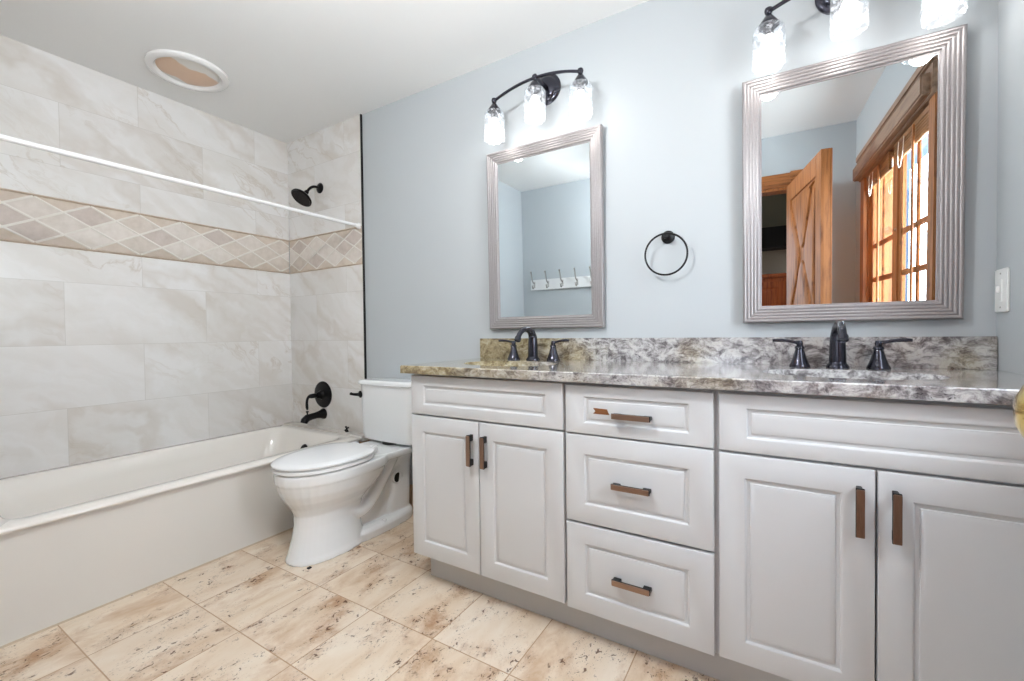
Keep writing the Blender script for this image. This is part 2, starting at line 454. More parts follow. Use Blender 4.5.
# front wall (behind the camera) with the doorway
DX0, DX1, DZ = -0.60, 0.165, 1.965
b = new_bm()
box(b, XL, DX0, YF-T, YF, 0, ZC); box(b, DX1, XR+T, YF-T, YF, 0, ZC); box(b, DX0, DX1, YF-T, YF, DZ, ZC)
struct('wall_front', b, M_wall)
# stub wall at the foot of the tub
b = new_bm(); box(b, XL, -2.146, YF, 0.305, 0, ZC); struct('wall_alcove', b, M_wall)

# marble tile cladding (real thickness), split round the border band
TT = 0.009
BZ0, BZ1 = 1.432, 1.668
b = new_bm()
box(b, XL, XL+TT, 0.305, YB, 0.36, BZ0); box(b, XL, XL+TT, 0.305, YB, BZ1, ZC)
struct('wall_tile_left', b, M_mar_y)
b = new_bm()
box(b, XL+TT, XT, YB-TT, YB, 0.0, BZ0); box(b, XL+TT, XT, YB-TT, YB, BZ1, ZC)
struct('wall_tile_back', b, M_mar_x)
b = new_bm(); box(b, XL+TT, -2.147, 0.305, 0.305+TT, 0.36, ZC); struct('wall_tile_front', b, M_mar_x)

def clip_line(p, q, lo, hi):
    """clip segment p-q (u,z) to band u in [lo0,hi0], z in [lo1,hi1]"""
    t0, t1 = 0.0, 1.0
    d = (q[0]-p[0], q[1]-p[1])
    for k in (0, 1):
        for s, lim in ((-1, lo[k]), (1, hi[k])):
            den = s*d[k]; num = s*(lim - p[k])
            if abs(den) < 1e-9:
                if num < 0: return None
            elif den > 0: t1 = min(t1, num/den)
            else: t0 = max(t0, num/den)
    if t0 >= t1: return None
    return (p[0]+d[0]*t0, p[1]+d[1]*t0), (p[0]+d[0]*t1, p[1]+d[1]*t1)
def border(kind, u0, u1, P, phase):
    """diamond mosaic band. P(u, z, out) -> world point; out = distance off the wall"""
    zc0, zc1 = BZ0+0.011, BZ1-0.011
    hh = (zc1-zc0)/4.0; hw = 0.0975 if kind == 'left' else 0.094
    def slab(bm, poly, o0, o1):
        a = [bm.verts.new(P(u, z, o0)) for u, z in poly]; c = [bm.verts.new(P(u, z, o1)) for u, z in poly]
        fs = [bm.faces.new(a), bm.faces.new(list(reversed(c)))]
        n = len(poly)
        for i in range(n): fs.append(bm.faces.new((a[i], c[i], c[(i+1) % n], a[(i+1) % n])))
        bmesh.ops.recalc_face_normals(bm, faces=fs); return fs
    b = new_bm(); slab(b, [(u0, zc0), (u1, zc0), (u1, zc1), (u0, zc1)], 0, 0.008)
    base = struct('wall_border_'+kind, b, M_bord)
    b = new_bm()
    for za, zb in ((BZ0, zc0), (zc1, BZ1)):
        n = 6; prof = [(za + (zb-za)*i/n, 0.008 + 0.008*math.sin(PI*i/n)) for i in range(n+1)]
        A = [b.verts.new(P(u0, z, o)) for z, o in prof]; B = [b.verts.new(P(u1, z, o)) for z, o in prof]
        fs = [b.faces.new((A[i], A[i+1], B[i+1], B[i])) for i in range(n)]
        bmesh.ops.recalc_face_normals(b, faces=fs)
        slab(b, [(u0, za), (u1, za), (u1, zb), (u0, zb)], 0, 0.0085)
    obj('pencil_trim', b, M_pencil, base)
    # diamonds
    b = new_bm(); k0 = int(math.floor((u0-phase)/hw))-2; k1 = int(math.ceil((u1-phase)/hw))+2
    rnd = random.Random(11 if kind == 'left' else 5)
    for k in range(k0, k1):
        for j in range(0, 5):
            if (k + j) % 2 == 0: continue
            cu, cz = phase + k*hw, zc0 + j*hh
            g = 0.90
            poly = [(cu-hw*g, cz), (cu, cz+hh*g), (cu+hw*g, cz), (cu, cz-hh*g)]
            # clip polygon to band (Sutherland-Hodgman)
            for ax_, s, lim in ((0, 1, u0), (0, -1, u1), (1, 1, zc0+0.002), (1, -1, zc1-0.002)):
                out = []
                for i in range(len(poly)):
                    p, q = poly[i], poly[(i+1) % len(poly)]
                    ip, iq = s*(p[ax_]-lim) >= 0, s*(q[ax_]-lim) >= 0
                    if ip: out.append(p)
                    if ip != iq:
                        t = (lim-p[ax_])/(q[ax_]-p[ax_]); out.append((p[0]+(q[0]-p[0])*t, p[1]+(q[1]-p[1])*t))
                poly = out
                if len(poly) < 3: break
            if len(poly) < 3: continue
            mi = rnd.choice([0, 0, 0, 1, 2, 2, 3]) if j in (1, 2, 3) else 4
            for f in slab(b, poly, 0.008, 0.0092): f.material_index = mi
    obj('diamond_mosaic', b, M_dia + [M_bord], base)
    # raised white lattice
    b = new_bm(); w = 0.0062
    lo, hi = (u0, zc0+0.001), (u1, zc1-0.001)
    for k in range(k0-4, k1+4):
        for s in (1, -1):
            if k % 2: continue
            cu = phase + (k+0.0)*hw
            p = (cu - s*2*hw, zc0 + 0*hh); q = (cu + s*2*hw, zc0 + 4*hh)
            # lines run through lattice nodes between the diamonds
            p = (p[0]+hw*0, p[1]); r = clip_line(p, q, lo, hi)
            if not r: continue
            (ax0, az0), (ax1, az1) = r
            L = math.hypot(ax1-ax0, az1-az0)
            if L < 0.01: continue
            nx, nz = -(az1-az0)/L*w, (ax1-ax0)/L*w
            prof = [(-1, 0.008), (-0.6, 0.0108), (0, 0.0118), (0.6, 0.0108), (1, 0.008)]
            A = [b.verts.new(P(min(max(ax0+nx*t, u0), u1), az0+nz*t, o)) for t, o in prof]
            B = [b.verts.new(P(min(max(ax1+nx*t, u0), u1), az1+nz*t, o)) for t, o in prof]
            fs = [b.faces.new((A[i], A[i+1], B[i+1], B[i])) for i in range(4)]
            fs += [b.faces.new(A), b.faces.new(list(reversed(B)))]
            bmesh.ops.recalc_face_normals(b, faces=fs)
    obj('lattice', b, M_lat, base)
border('left', 0.305+TT, YB-0.012, lambda u, z, o: (XL+o, u, z), 0.591)
border('back', XL+0.012, XT, lambda u, z, o: (u, YB-o, z), -2.816)
b = new_bm(); box(b, XT, XT+0.009, YB-0.012, YB, 0.36, ZC, 0.001, 1); struct('trim_1', b, M_blackm)
# baseboards
b = new_bm(); box(b, -2.13, -1.25, YB-0.012, YB, 0, 0.135, 0.003); struct('baseboard_back', b, M_trav_base)
b = new_bm(); box(b, -2.13, DX0-0.1, YF, YF+0.012, 0, 0.135, 0.003); struct('baseboard_front', b, M_trav_base)

# ------------------------------------------------------------ bathtub
def tub():
    t = thing('bathtub', 'bone white alcove bathtub with plain apron beside the toilet', 'bathtub', (-2.53, 1.03, 0))
    x0, x1, y0, y1, zr = XL+TT+0.001, -2.128, 0.305+TT+0.002, 1.755, 0.386
    def rr(cx, cy, hx, hy, r, z, n=8):
        out = []
        for (sx, sy, a0) in ((1, 1, 0), (-1, 1, 90), (-1, -1, 180), (1, -1, 270)):
            for i in range(n+1):
                a = math.radians(a0 + 90*i/n)
                out.append((cx+sx*(hx-r)+r*math.cos(a), cy+sy*(hy-r)+r*math.sin(a), z))
        return out
    b = new_bm()
    cx, cy = (x0+x1)/2, (y0+y1)/2; hx, hy = (x1-x0)/2, (y1-y0)/2
    ix0, ix1, iy0, iy1 = x0+0.062, x1-0.098, y0+0.05, y1-0.055
    icx, icy, ihx, ihy = (ix0+ix1)/2, (iy0+iy1)/2, (ix1-ix0)/2, (iy1-iy0)/2
    sp = [(cx, cy, hx-0.016, hy-0.002, 0.008, zr-0.016), (cx, cy, hx-0.002, hy, 0.008, zr-0.015), (cx, cy, hx, hy, 0.008, zr-0.012), (cx, cy, hx, hy, 0.008, zr-0.006), (cx, cy, hx-0.005, hy-0.001, 0.01, zr),
          (icx, icy, ihx+0.010, ihy+0.010, 0.07, zr), (icx, icy, ihx+0.002, ihy+0.002, 0.07, zr-0.004), (icx, icy, ihx-0.006, ihy-0.006, 0.07, zr-0.014),
          (icx, icy, ihx-0.02, ihy-0.03, 0.11, zr-0.08), (icx, icy, ihx-0.035, ihy-0.07, 0.12, zr-0.2), (icx, icy, ihx-0.055, ihy-0.11, 0.13, zr-0.30), (icx, icy, ihx-0.11, ihy-0.19, 0.12, zr-0.335), (icx, icy, ihx-0.2, ihy-0.3, 0.06, zr-0.34)]
    rings = [[b.verts.new(p) for p in rr(*s)] for s in sp]
    skin_rings(b, rings, False); b.faces.new(rings[-1])
    obj('tub_basin', b, M_tub, t, 50)
    b = new_bm(); box(b, -2.165, -2.149, 0.317, 1.755, 0.0, zr-0.015, 0.002)
    obj('apron', b, M_apron, t)
    b = new_bm(); box(b, -2.150, -2.146, 0.317, 1.755, 0.0, 0.006); obj('caulk_line', b, M_grout, t)
    b = new_bm(); lathe(b, (-2.54, 1.655, 0.28), [(0.0, 0.012), (0.03, 0.010), (0.036, 0.004), (0.038, 0)], (0, -1, 0.15)); obj('overflow_plate', b, M_black, t)
tub()
# marble ledge between the tub and the tiled end wall
t = thing('tub_ledge', 'narrow marble tiled ledge at the faucet end of the bathtub', 'ledge', (-2.54, 1.79, 0.30))
b = new_bm(); box(b, XL+TT, -2.128, 1.757, YB-TT, 0.36, 0.392, 0.002); obj('ledge_top', b, M_slab, t)
b = new_bm(); box(b, XL+TT, -2.146, 1.758, YB-TT, 0.0, 0.359); obj('ledge_base', b, M_trav_base, t)
# black cross fitting on the ledge
b = new_bm()
c0 = Vector((-2.312, 1.795, 0.392))
lathe(b, c0, [(0.010, 0), (0.010, 0.004), (0.004, 0.006), (0.004, 0.020), (0.0, 0.022)], n=14)
for a in (35, 125):
    d = Vector((math.cos(math.radians(a)), 0, math.sin(math.radians(a))))*0.018
    tube(b, [c0+Vector((0,0,0.018))-d, c0+Vector((0,0,0.018))-d*0.4, c0+Vector((0,0,0.018))+d*0.4, c0+Vector((0,0,0.018))+d], [0.0065, 0.0045, 0.0045, 0.0065], 10)
tag(obj('cross_fitting', b, M_blackm), 'tiny black cross shaped fitting on the ledge beside the tank', 'fitting')

# ------------------------------------------------------------ shower fittings
t = thing('wall_shower', 'black round shower head on bent arm high on tiled wall', 'shower head', (-2.575, YB-TT, 1.967))
b = new_bm(); lathe(b, (-2.575, YB-TT, 1.967), [(0.034, 0), (0.034, 0.004), (0.028, 0.010), (0.014, 0.016), (0.0, 0.017)], (0, -1, 0)); obj('escutcheon', b, M_black, t)
arm = bez((-2.575, 1.822, 1.967), (-2.575, 1.77, 1.972), (-2.575, 1.755, 1.955), (-2.575, 1.728, 1.915))
b = new_bm(); tube(b, arm, 0.0085, 14); obj('arm', b, M_black, t)
hd = Vector((0, -0.62, -0.78)).normalized()
b = new_bm(); hb = Vector((-2.575, 1.733, 1.922))
lathe(b, hb, [(0.011, 0), (0.014, 0.006), (0.014, 0.016), (0.010, 0.020), (0.013, 0.028), (0.030, 0.040), (0.056, 0.052), (0.066, 0.062), (0.067, 0.070), (0.062, 0.073), (0.058, 0.070), (0.02, 0.069), (0, 0.069)], hd, 36)
h = obj('head', b, M_black, t)
b = new_bm(); a_, b_ = frame_for(hd)
for r_, n_ in ((0.045, 18), (0.03, 12), (0.015, 6)):
    for i in range(n_):
        a = 2*PI*i/n_; lathe(b, hb+hd*0.069+(a_*math.cos(a)+b_*math.sin(a))*r_, [(0.0022, 0), (0.0018, 0.003), (0, 0.0032)], hd, 6)
obj('nozzles', b, M_blackm, h)['kind'] = 'stuff'

t = thing('tub_valve', 'black round tub valve with curved lever above the spout', 'valve', (-2.583, YB-TT, 0.605))
vz = 0.606
b = new_bm(); lathe(b, (-2.583, YB-TT, vz), [(0.088, 0), (0.088, 0.004), (0.083, 0.009), (0.06, 0.012), (0.032, 0.015), (0.028, 0.022), (0.022, 0.028), (0.020, 0.05), (0.017, 0.052), (0, 0.053)], (0, -1, 0), 40); obj('escutcheon', b, M_black, t)
b = new_bm()
lathe(b, (-2.583, YB-TT-0.05, vz), [(0.013, 0), (0.016, 0.012), (0.015, 0.04), (0.012, 0.052), (0, 0.053)], (0, -1, 0), 20)
tube(b, bez((-2.583, 1.735, vz), (-2.584, 1.715, vz+0.006), (-2.586, 1.700, vz-0.02), (-2.588, 1.712, vz-0.085)), [0.010, 0.010, 0.0095, 0.009, 0.0085, 0.008, 0.008, 0.008, 0.008, 0.0085, 0.009, 0.009, 0.006], 12)
obj('lever', b, M_black, t)

t = thing('tub_spout', 'black tub spout with diverter knob low on tiled wall', 'tub spout', (-2.583, YB-TT, 0.47))
sp = [(-2.583, YB-TT, 0.478), (-2.583, 1.818, 0.478), (-2.583, 1.80, 0.478), (-2.583, 1.77, 0.476), (-2.583, 1.735, 0.473), (-2.583, 1.705, 0.468), (-2.583, 1.688, 0.455), (-2.583, 1.682, 0.440)]
b = new_bm(); tube(b, sp, [0.036, 0.035, 0.026, 0.021, 0.021, 0.024, 0.024, 0.021], 20); obj('spout_body', b, M_black, t)
b = new_bm(); lathe(b, (-2.583, 1.708, 0.488), [(0.005, 0), (0.005, 0.014), (0.009, 0.018), (0.009, 0.026), (0, 0.027)], n=16); obj('diverter_knob', b, M_black, t)

# shower curtain rod
t = thing('shower_curtain_rod', 'white curtain rod across the open side of the tub', 'curtain rod', (-2.2, 1.03, 1.66))
rx, rz = -2.198, 1.668
b = new_bm(); tube(b, [(rx, 0.318, rz), (rx, 1.12, rz)], 0.0100, 18); obj('outer_tube', b, M_rod, t)
b = new_bm(); tube(b, [(rx, 1.118, rz), (rx, 1.822, rz)], 0.0095, 18); obj('inner_tube', b, M_rod, t)
for yy, s in ((0.315, 1), (YB-TT, -1)):
    b = new_bm(); lathe(b, (rx, yy, rz), [(0.019, 0), (0.019, 0.012), (0.014, 0.018), (0.012, 0.03)], (0, s, 0), 20); obj('end_cap', b, M_rod, t)

# ------------------------------------------------------------ recessed ceiling light
t = thing('ceiling_light', 'round white recessed light with brown stained lens over the tub', 'ceiling light', (-2.57, 1.08, ZC))
lc = Vector((-2.545, 1.07, ZC)); R0 = 0.172
b = new_bm(); lathe(b, lc, [(R0-0.022, 0.0), (R0, 0.0), (R0+0.001, 0.010), (R0-0.004, 0.016), (R0-0.016, 0.020), (R0-0.030, 0.017), (R0-0.038, 0.008), (R0-0.042, 0.001)], (0, 0, -1), 56, False); obj('trim_ring', b, M_rod, t)
def mat_lens():
    m = NT('stained_frosted_lens'); tc = m.n('TexCoord'); o = m.sep(tc.outputs['Object'])
    nz = m.noise(tc.outputs['Object'], 9, 2)
    d = m.math('ABSOLUTE', m.math('ADD', m.math('ADD', o[0], m.math('MULTIPLY', o[1], 0.1)), m.math('MULTIPLY', m.math('SUBTRACT', nz.outputs[0], 0.5), 0.13)))
    m.l(m.mix(m.ramp(d, [(0.068, (1,1,1)), (0.078, (0,0,0))]), srgb(226, 222, 216), srgb(218, 186, 160)), m.b.inputs['Base Color'])
    m.b.inputs['Roughness'].default_value = 0.35; return m.m
b = new_bm(); lathe(b, lc, [(R0-0.040, 0.002), (R0-0.044, 0.006), (R0-0.06, 0.009), (0.05, 0.011), (0.0, 0.0115)], (0, 0, -1), 48); obj('lens', b, mat_lens(), t)

# added dome lamp, out of view above the camera, to even out the light
def mat_dome():
    m = NT('added_dome_glow'); m.t.nodes.remove(m.b)
    e = m.n('Emission'); e.inputs[0].default_value = (1.0, 0.98, 0.95, 1); e.inputs[1].default_value = 2.0
    m.l(e.outputs[0], m.out.inputs[0]); return m.m
t = thing('added_fill_lamp', 'added opal dome fill lamp under the ceiling above the vanity aisle', 'added fill lamp', (-0.86, 0.42, ZC))
lcx = Vector((-0.86, 0.42, ZC))
b = new_bm(); lathe(b, lcx, [(0.06, 0), (0.06, 0.02), (0.012, 0.03), (0.012, 0.13), (0.03, 0.14), (0, 0.141)], (0, 0, -1), 32); obj('canopy', b, M_nickel, t)
b = new_bm(); lathe(b, lcx, [(0.0, 0.142), (0.09, 0.145), (0.15, 0.16), (0.155, 0.175), (0.12, 0.21), (0.06, 0.228), (0, 0.232)], (0, 0, -1), 40); obj('dome', b, mat_dome(), t)
light('added_fill_light', 'POINT', (-0.86, 0.42, ZC-0.30), FILL_W, (0.95, 0.98, 1.0), None, shadow_soft_size=0.05)  # point light of the added lamp, brightens the whole room
# ------------------------------------------------------------ toilet
def toilet():
    cx = -1.815
    t = thing('toilet', 'white two piece toilet with closed lid between tub and vanity', 'toilet', (cx, 1.4, 0))
    def egg(yf, yb_, hw, z, n=36, pw=2.3, wide=0.60):
        """egg outline: front (low y) pointed, back blunter; widest at fraction 'wide' from the front"""
        yw = yf + (yb_-yf)*wide; out = []
        for i in range(n):
            a = 2*PI*i/n; c, s = math.cos(a), math.sin(a)
            ry = (yb_-yw) if s > 0 else (yw-yf)
            e = 2.0/pw if s < 0 else 2.0/2.8
            out.append((cx + hw*math.copysign(abs(c)**(e), c), yw + ry*math.copysign(abs(s)**(e), s), z))
        return out
    b = new_bm()
    def loft(secs, **k):
        rings = [[b.verts.new(p) for p in egg(*s[:3], s[3], **(s[4] if len(s) > 4 else k))] for s in secs]
        skin_rings(b, rings, True)
    # front pedestal + bowl
    P_ = dict(pw=2.2, wide=0.55)
    loft([(1.098, 1.47, 0.118, 0.0), (1.098, 1.47, 0.118, 0.012), (1.106, 1.46, 0.110, 0.03), (1.124, 1.45, 0.098, 0.09), (1.136, 1.45, 0.091, 0.15),
          (1.138, 1.46, 0.094, 0.20), (1.122, 1.49, 0.112, 0.235), (1.098, 1.53, 0.138, 0.27), (1.080, 1.56, 0.157, 0.305), (1.070, 1.58, 0.166, 0.335), (1.066, 1.58, 0.170, 0.352),
          (1.062, 1.60, 0.175, 0.356), (1.060, 1.60, 0.177, 0.375), (1.060, 1.60, 0.177, 0.398), (1.066, 1.595, 0.172, 0.402)], **P_)
    # shelf carrying the tank, flaring out of the rim
    q = [(1.44, 1.80, 0.10, 0.352), (1.43, 1.805, 0.145, 0.368), (1.43, 1.81, 0.155, 0.385), (1.43, 1.81, 0.155, 0.400), (1.44, 1.80, 0.150, 0.404)]
    loft(q, pw=3, wide=0.62)
    # rear column
    q = [(1.42, 1.79, 0.062, 0.0), (1.42, 1.79, 0.060, 0.22), (1.44, 1.79, 0.064, 0.28), (1.46, 1.795, 0.080, 0.33), (1.48, 1.80, 0.105, 0.37)]
    loft(q, pw=4, wide=0.5)
    q = [(1.56, 1.79, 0.076, 0.0), (1.60, 1.79, 0.076, 0.12), (1.66, 1.79, 0.078, 0.30), (1.64, 1.795, 0.10, 0.37)]
    loft(q, pw=4, wide=0.5)
    # foot flange
    q = [(1.38, 1.80, 0.118, 0.0), (1.38, 1.80, 0.118, 0.036), (1.40, 1.79, 0.106, 0.050), (1.42, 1.785, 0.078, 0.058)]
    loft(q, pw=6, wide=0.5)
    # trapway ribs sweeping up and back on both sides
    for s in (-1, 1):
        tube(b, bez((cx+s*0.060, 1.34, 0.20), (cx+s*0.075, 1.42, 0.07), (cx+s*0.072, 1.50, 0.17), (cx+s*0.062, 1.64, 0.35), 14), [0.030]*3+[0.032]*8+[0.032]*4, 16)
    bw = obj('bowl', b, M_porc, t, 180)
    md = bw.modifiers.new('weld_skin', 'REMESH'); md.mode = 'VOXEL'; md.voxel_size = 0.0045; md.use_smooth_shade = True
    md = bw.modifiers.new('relax', 'SMOOTH'); md.factor = 0.6; md.iterations = 4
    for s in (-1, 1):
        b = new_bm(); lathe(b, (cx+s*0.060, 1.668, 0.235), [(0.033, 0), (0.033, 0.016), (0.030, 0.018), (0.027, 0.014), (0.026, 0.0145), (0, 0.0145)], (s, 0, 0), 24); o = obj('access_rim', b, M_porc, t)
        b = new_bm(); lathe(b, (cx+s*0.0748, 1.668, 0.235), [(0.0255, 0), (0.023, 0.001), (0, 0.0012)], (s, 0, 0), 20); obj('access_hole', b, M_dark, o)['label'] = 'dark access hole'
        b = new_bm(); lathe(b, (cx+s*0.096, 1.55, 0.046), [(0.012, 0), (0.012, 0.008), (0.008, 0.014), (0, 0.016)], (0.2*s, 0, 1), 14); obj('bolt_cap', b, M_porc, t)
    b = new_bm(); box(b, cx+0.088, cx+0.102, 1.124, 1.140, 0.0, 0.005, 0.001, 1); obj('shim', b, M_blackm, t)
    # seat ring and lid
    def slab(secs):
        b = new_bm(); rings = [[b.verts.new(p) for p in egg(s[0], s[1], s[2], s[3], 48, 2.15, 0.58)] for s in secs]
        skin_rings(b, rings, True); return b
    b = slab([(1.060, 1.495, 0.172, 0.407), (1.056, 1.497, 0.176, 0.410), (1.056, 1.497, 0.176, 0.420), (1.062, 1.493, 0.171, 0.424)]); obj('seat', b, M_seat, t, 40)
    b = slab([(1.057, 1.495, 0.174, 0.429), (1.052, 1.497, 0.179, 0.432), (1.052, 1.497, 0.179, 0.439), (1.060, 1.493, 0.172, 0.444), (1.10, 1.46, 0.14, 0.447), (1.19, 1.40, 0.06, 0.4485)]); ld = obj('lid', b, M_seat, t, 40)
    for s in (-1, 1):
        b = new_bm(); box(b, cx+s*0.07-0.02, cx+s*0.07+0.02, 1.49, 1.53, 0.404, 0.442, 0.008, 3); obj('hinge', b, M_seat, ld)
    # tank: softly bowed front, tapering down
    def tank_ring(hw, yf, yb_, bow, z, r=0.03, n=10):
        pts = []
        fr = [(-hw + 2*hw*i/14, 0) for i in range(15)]
        for x, _ in fr:
            e = abs(x)/hw; pts.append((cx+x, yf + bow*e*e + (r*(max(0, (e-0.86))/0.14)**3), z))
        pts += [(cx+hw, yf+bow+r+0.03, z), (cx+hw, yb_-0.012, z), (cx+hw-0.012, yb_, z), (cx-hw+0.012, yb_, z), (cx-hw, yb_-0.012, z), (cx-hw, yf+bow+r+0.03, z)]
        return pts
    b = new_bm()
    rs = [tank_ring(0.188, 1.665, 1.80, 0.008, 0.414), tank_ring(0.198, 1.652, 1.812, 0.010, 0.420), tank_ring(0.203, 1.645, 1.815, 0.012, 0.45), tank_ring(0.208, 1.640, 1.818, 0.014, 0.60), tank_ring(0.210, 1.636, 1.82, 0.016, 0.722)]
    skin_rings(b, [[b.verts.new(p) for p in r] for r in rs], True); obj('tank', b, M_porc, t, 50)
    b = new_bm()
    rs = [tank_ring(0.211, 1.634, 1.822, 0.016, 0.722), tank_ring(0.219, 1.624, 1.826, 0.016, 0.726), tank_ring(0.220, 1.623, 1.826, 0.016, 0.740), tank_ring(0.214, 1.630, 1.823, 0.016, 0.748), tank_ring(0.19, 1.65, 1.81, 0.016, 0.7495)]
    skin_rings(b, [[b.verts.new(p) for p in r] for r in rs], True); obj('tank_lid', b, M_porc, t, 50)
    b = new_bm(); p0 = Vector((cx-0.188, 1.655, 0.666))
    lathe(b, p0, [(0.020, 0), (0.020, 0.008), (0.013, 0.012), (0.008, 0.02), (0, 0.021)], (-0.15, -1, 0), 20)
    tube(b, [p0+Vector((0.0, -0.018, 0)), p0+Vector((-0.02, -0.026, 0.0)), p0+Vector((-0.045, -0.028, 0.001)), p0+Vector((-0.052, -0.028, 0.003))], [0.009, 0.008, 0.0075, 0.009], 12)
    obj('flush_lever', b, M_black, t)
    b = new_bm(); lathe(b, (cx, 1.70, 0.402), [(0.05, 0), (0.05, 0.012)], (0, 0, 1), 20); obj('tank_gasket', b, M_blackm, t)
    # supply hose and stop on the wall
    b = new_bm(); tube(b, bez((cx+0.15, 1.77, 0.41), (cx+0.15, 1.77, 0.30), (cx+0.19, 1.79, 0.30), (cx+0.19, 1.79, 0.20)), 0.006, 10); obj('supply_hose', b, M_nickel, t)
    b = new_bm(); lathe(b, (cx+0.19, 1.823, 0.20), [(0.025, 0), (0.02, 0.006), (0.009, 0.009), (0.009, 0.045), (0.012, 0.046), (0.012, 0.06), (0, 0.061)], (0, -1, 0), 16); obj('stop_valve', b, M_chrome, t)
toilet()

# ------------------------------------------------------------ vanity cabinets
FY = 1.283           # plane of the door faces
def panel_front(bm, x0, x1, z0, z1, ix, iz, y=FY, th=0.019):
    """raised-panel front from mitred rings: (inset amount 0..1 beyond border, depth behind face)"""
    steps = [(0, 0, th), (0, 0, 0.004), (0.0015, 0.0015, 0.001), (0.004, 0.004, 0.0), (ix-0.003, iz-0.003, 0.0), (ix, iz, 0.0015),
             (ix+0.003, iz+0.003, 0.0065), (ix+0.011, iz+0.011, 0.0075), (ix+0.0125, iz+0.0125, 0.0045), (ix+0.016, iz+0.016, 0.0030),
             (ix+0.0225, iz+0.0225, 0.0022), (ix+0.028, iz+0.028, 0.0018)]
    rings = []
    for a, c, d in steps:
        if x1-x0-2*a < 0.002 or z1-z0-2*c < 0.002: break
        rings.append([bm.verts.new(p) for p in ((x0+a, y+d, z0+c), (x1-a, y+d, z0+c), (x1-a, y+d, z1-c), (x0+a, y+d, z1-c))])
    skin_rings(bm, rings, True)
def pull(parent, cx, cz, vertical, L=0.114):
    """flat bronze bar carried on two black square posts, as one handle with a bar sub-part"""
    b = new_bm(); w = 0.0078; y0 = FY
    for s in (-1, 1):
        m_ = s*(L/2-0.012)
        if vertical: box(b, cx-0.0055, cx+0.0055, y0-0.020, y0+0.001, cz+m_-0.0115, cz+m_+0.0115, 0.0012, 1)
        else: box(b, cx+m_-0.0115, cx+m_+0.0115, y0-0.020, y0+0.001, cz-0.0055, cz+0.0055, 0.0012, 1)
    if vertical: box(b, cx-w-0.0005, cx+w+0.0005, y0-0.024, y0-0.019, cz-L/2, cz+L/2, 0.001, 1)
    else: box(b, cx-L/2, cx+L/2, y0-0.024, y0-0.019, cz-w-0.0005, cz+w+0.0005, 0.001, 1)
    h = obj('handle', b, M_blackm, parent)
    b = new_bm()
    if vertical: box(b, cx-w, cx+w, y0-0.029, y0-0.0238, cz-L/2+0.002, cz+L/2-0.002, 0.0012, 2)
    else: box(b, cx-L/2+0.002, cx+L/2-0.002, y0-0.029, y0-0.0238, cz-w, cz+w, 0.0012, 2)
    obj('bar', b, M_barz if vertical else M_barx, h)
def carcass(t, x0, x1):
    b = new_bm(); yb2 = YB-0.003
    box(b, x0, x0+0.018, FY+0.021, yb2, 0.112, 0.842); box(b, x1-0.018, x1, FY+0.021, yb2, 0.112, 0.842)
    box(b, x0+0.018, x1-0.018, FY+0.021, yb2, 0.112, 0.13); box(b, x0+0.018, x1-0.018, yb2-0.006, yb2, 0.13, 0.842)
    # face frame
    f = 0.035
    box(b, x0+0.018, x0+f, FY+0.021, FY+0.04, 0.13, 0.842); box(b, x1-f, x1-0.018, FY+0.021, FY+0.04, 0.13, 0.842)
    box(b, x0+f, x1-f, FY+0.021, FY+0.04, 0.13, 0.15); box(b, x0+f, x1-f, FY+0.021, FY+0.04, 0.66, 0.70); box(b, x0+f, x1-f, FY+0.021, FY+0.04, 0.81, 0.842)
    obj('carcass', b, M_cab, t)
# left sink cabinet
t = thing('vanity_cabinet', 'white double door sink cabinet at the left end, beside the toilet', 'cabinet', (-0.92, 1.56, 0), 'vanity base cabinets')
carcass(t, -1.254, -0.5885)
b = new_bm(); panel_front(b, -1.257, -0.593, 0.684, 0.836, 0.064, 0.040); obj('false_drawer_front', b, M_cab, t)
b = new_bm(); panel_front(b, -1.257, -0.9280, 0.119, 0.677, 0.060, 0.062); d = obj('door', b, M_cab, t); pull(d, -0.957, 0.575, True)
b = new_bm(); panel_front(b, -0.9250, -0.593, 0.119, 0.677, 0.060, 0.062); d = obj('door', b, M_cab, t); pull(d, -0.896, 0.575, True)
# drawer cabinet
t = thing('vanity_cabinet', 'white three drawer cabinet in the middle of the vanity', 'cabinet', (-0.366, 1.56, 0), 'vanity base cabinets')
carcass(t, -0.588, -0.1445)
for z0, z1, iz, hz in ((0.681, 0.833, 0.036, 0.749), (0.400, 0.676, 0.060, 0.538), (0.114, 0.392, 0.060, 0.250)):
    b = new_bm(); panel_front(b, -0.584, -0.149, z0, z1, 0.064, iz); d = obj('drawer', b, M_cab, t)
    pull(d, -0.371 if hz < 0.7 else -0.368, hz, False)
    if hz > 0.7:   # finish torn away to the left of the top pull
        b = new_bm(); x_, z_ = -0.490, 0.7575; yy = FY+0.0018
        poly = [(x_, z_+0.0075), (x_+0.045, z_+0.0060), (x_+0.047, z_-0.001), (x_+0.052, z_-0.0105), (x_, z_-0.0105), (x_+0.007, z_-0.002)]
        A = [b.verts.new((px, yy, pz)) for px, pz in poly]; B = [b.verts.new((px, yy-0.0012, pz)) for px, pz in poly]
        fs = [b.faces.new(A), b.faces.new(list(reversed(B)))]+[b.faces.new((A[i], B[i], B[(i+1) % 6], A[(i+1) % 6])) for i in range(6)]
        bmesh.ops.recalc_face_normals(b, faces=fs)
        o = obj('chipped_patch', b, M_mdf, d); o['label'] = 'bare brown fibreboard where the white finish is torn off'
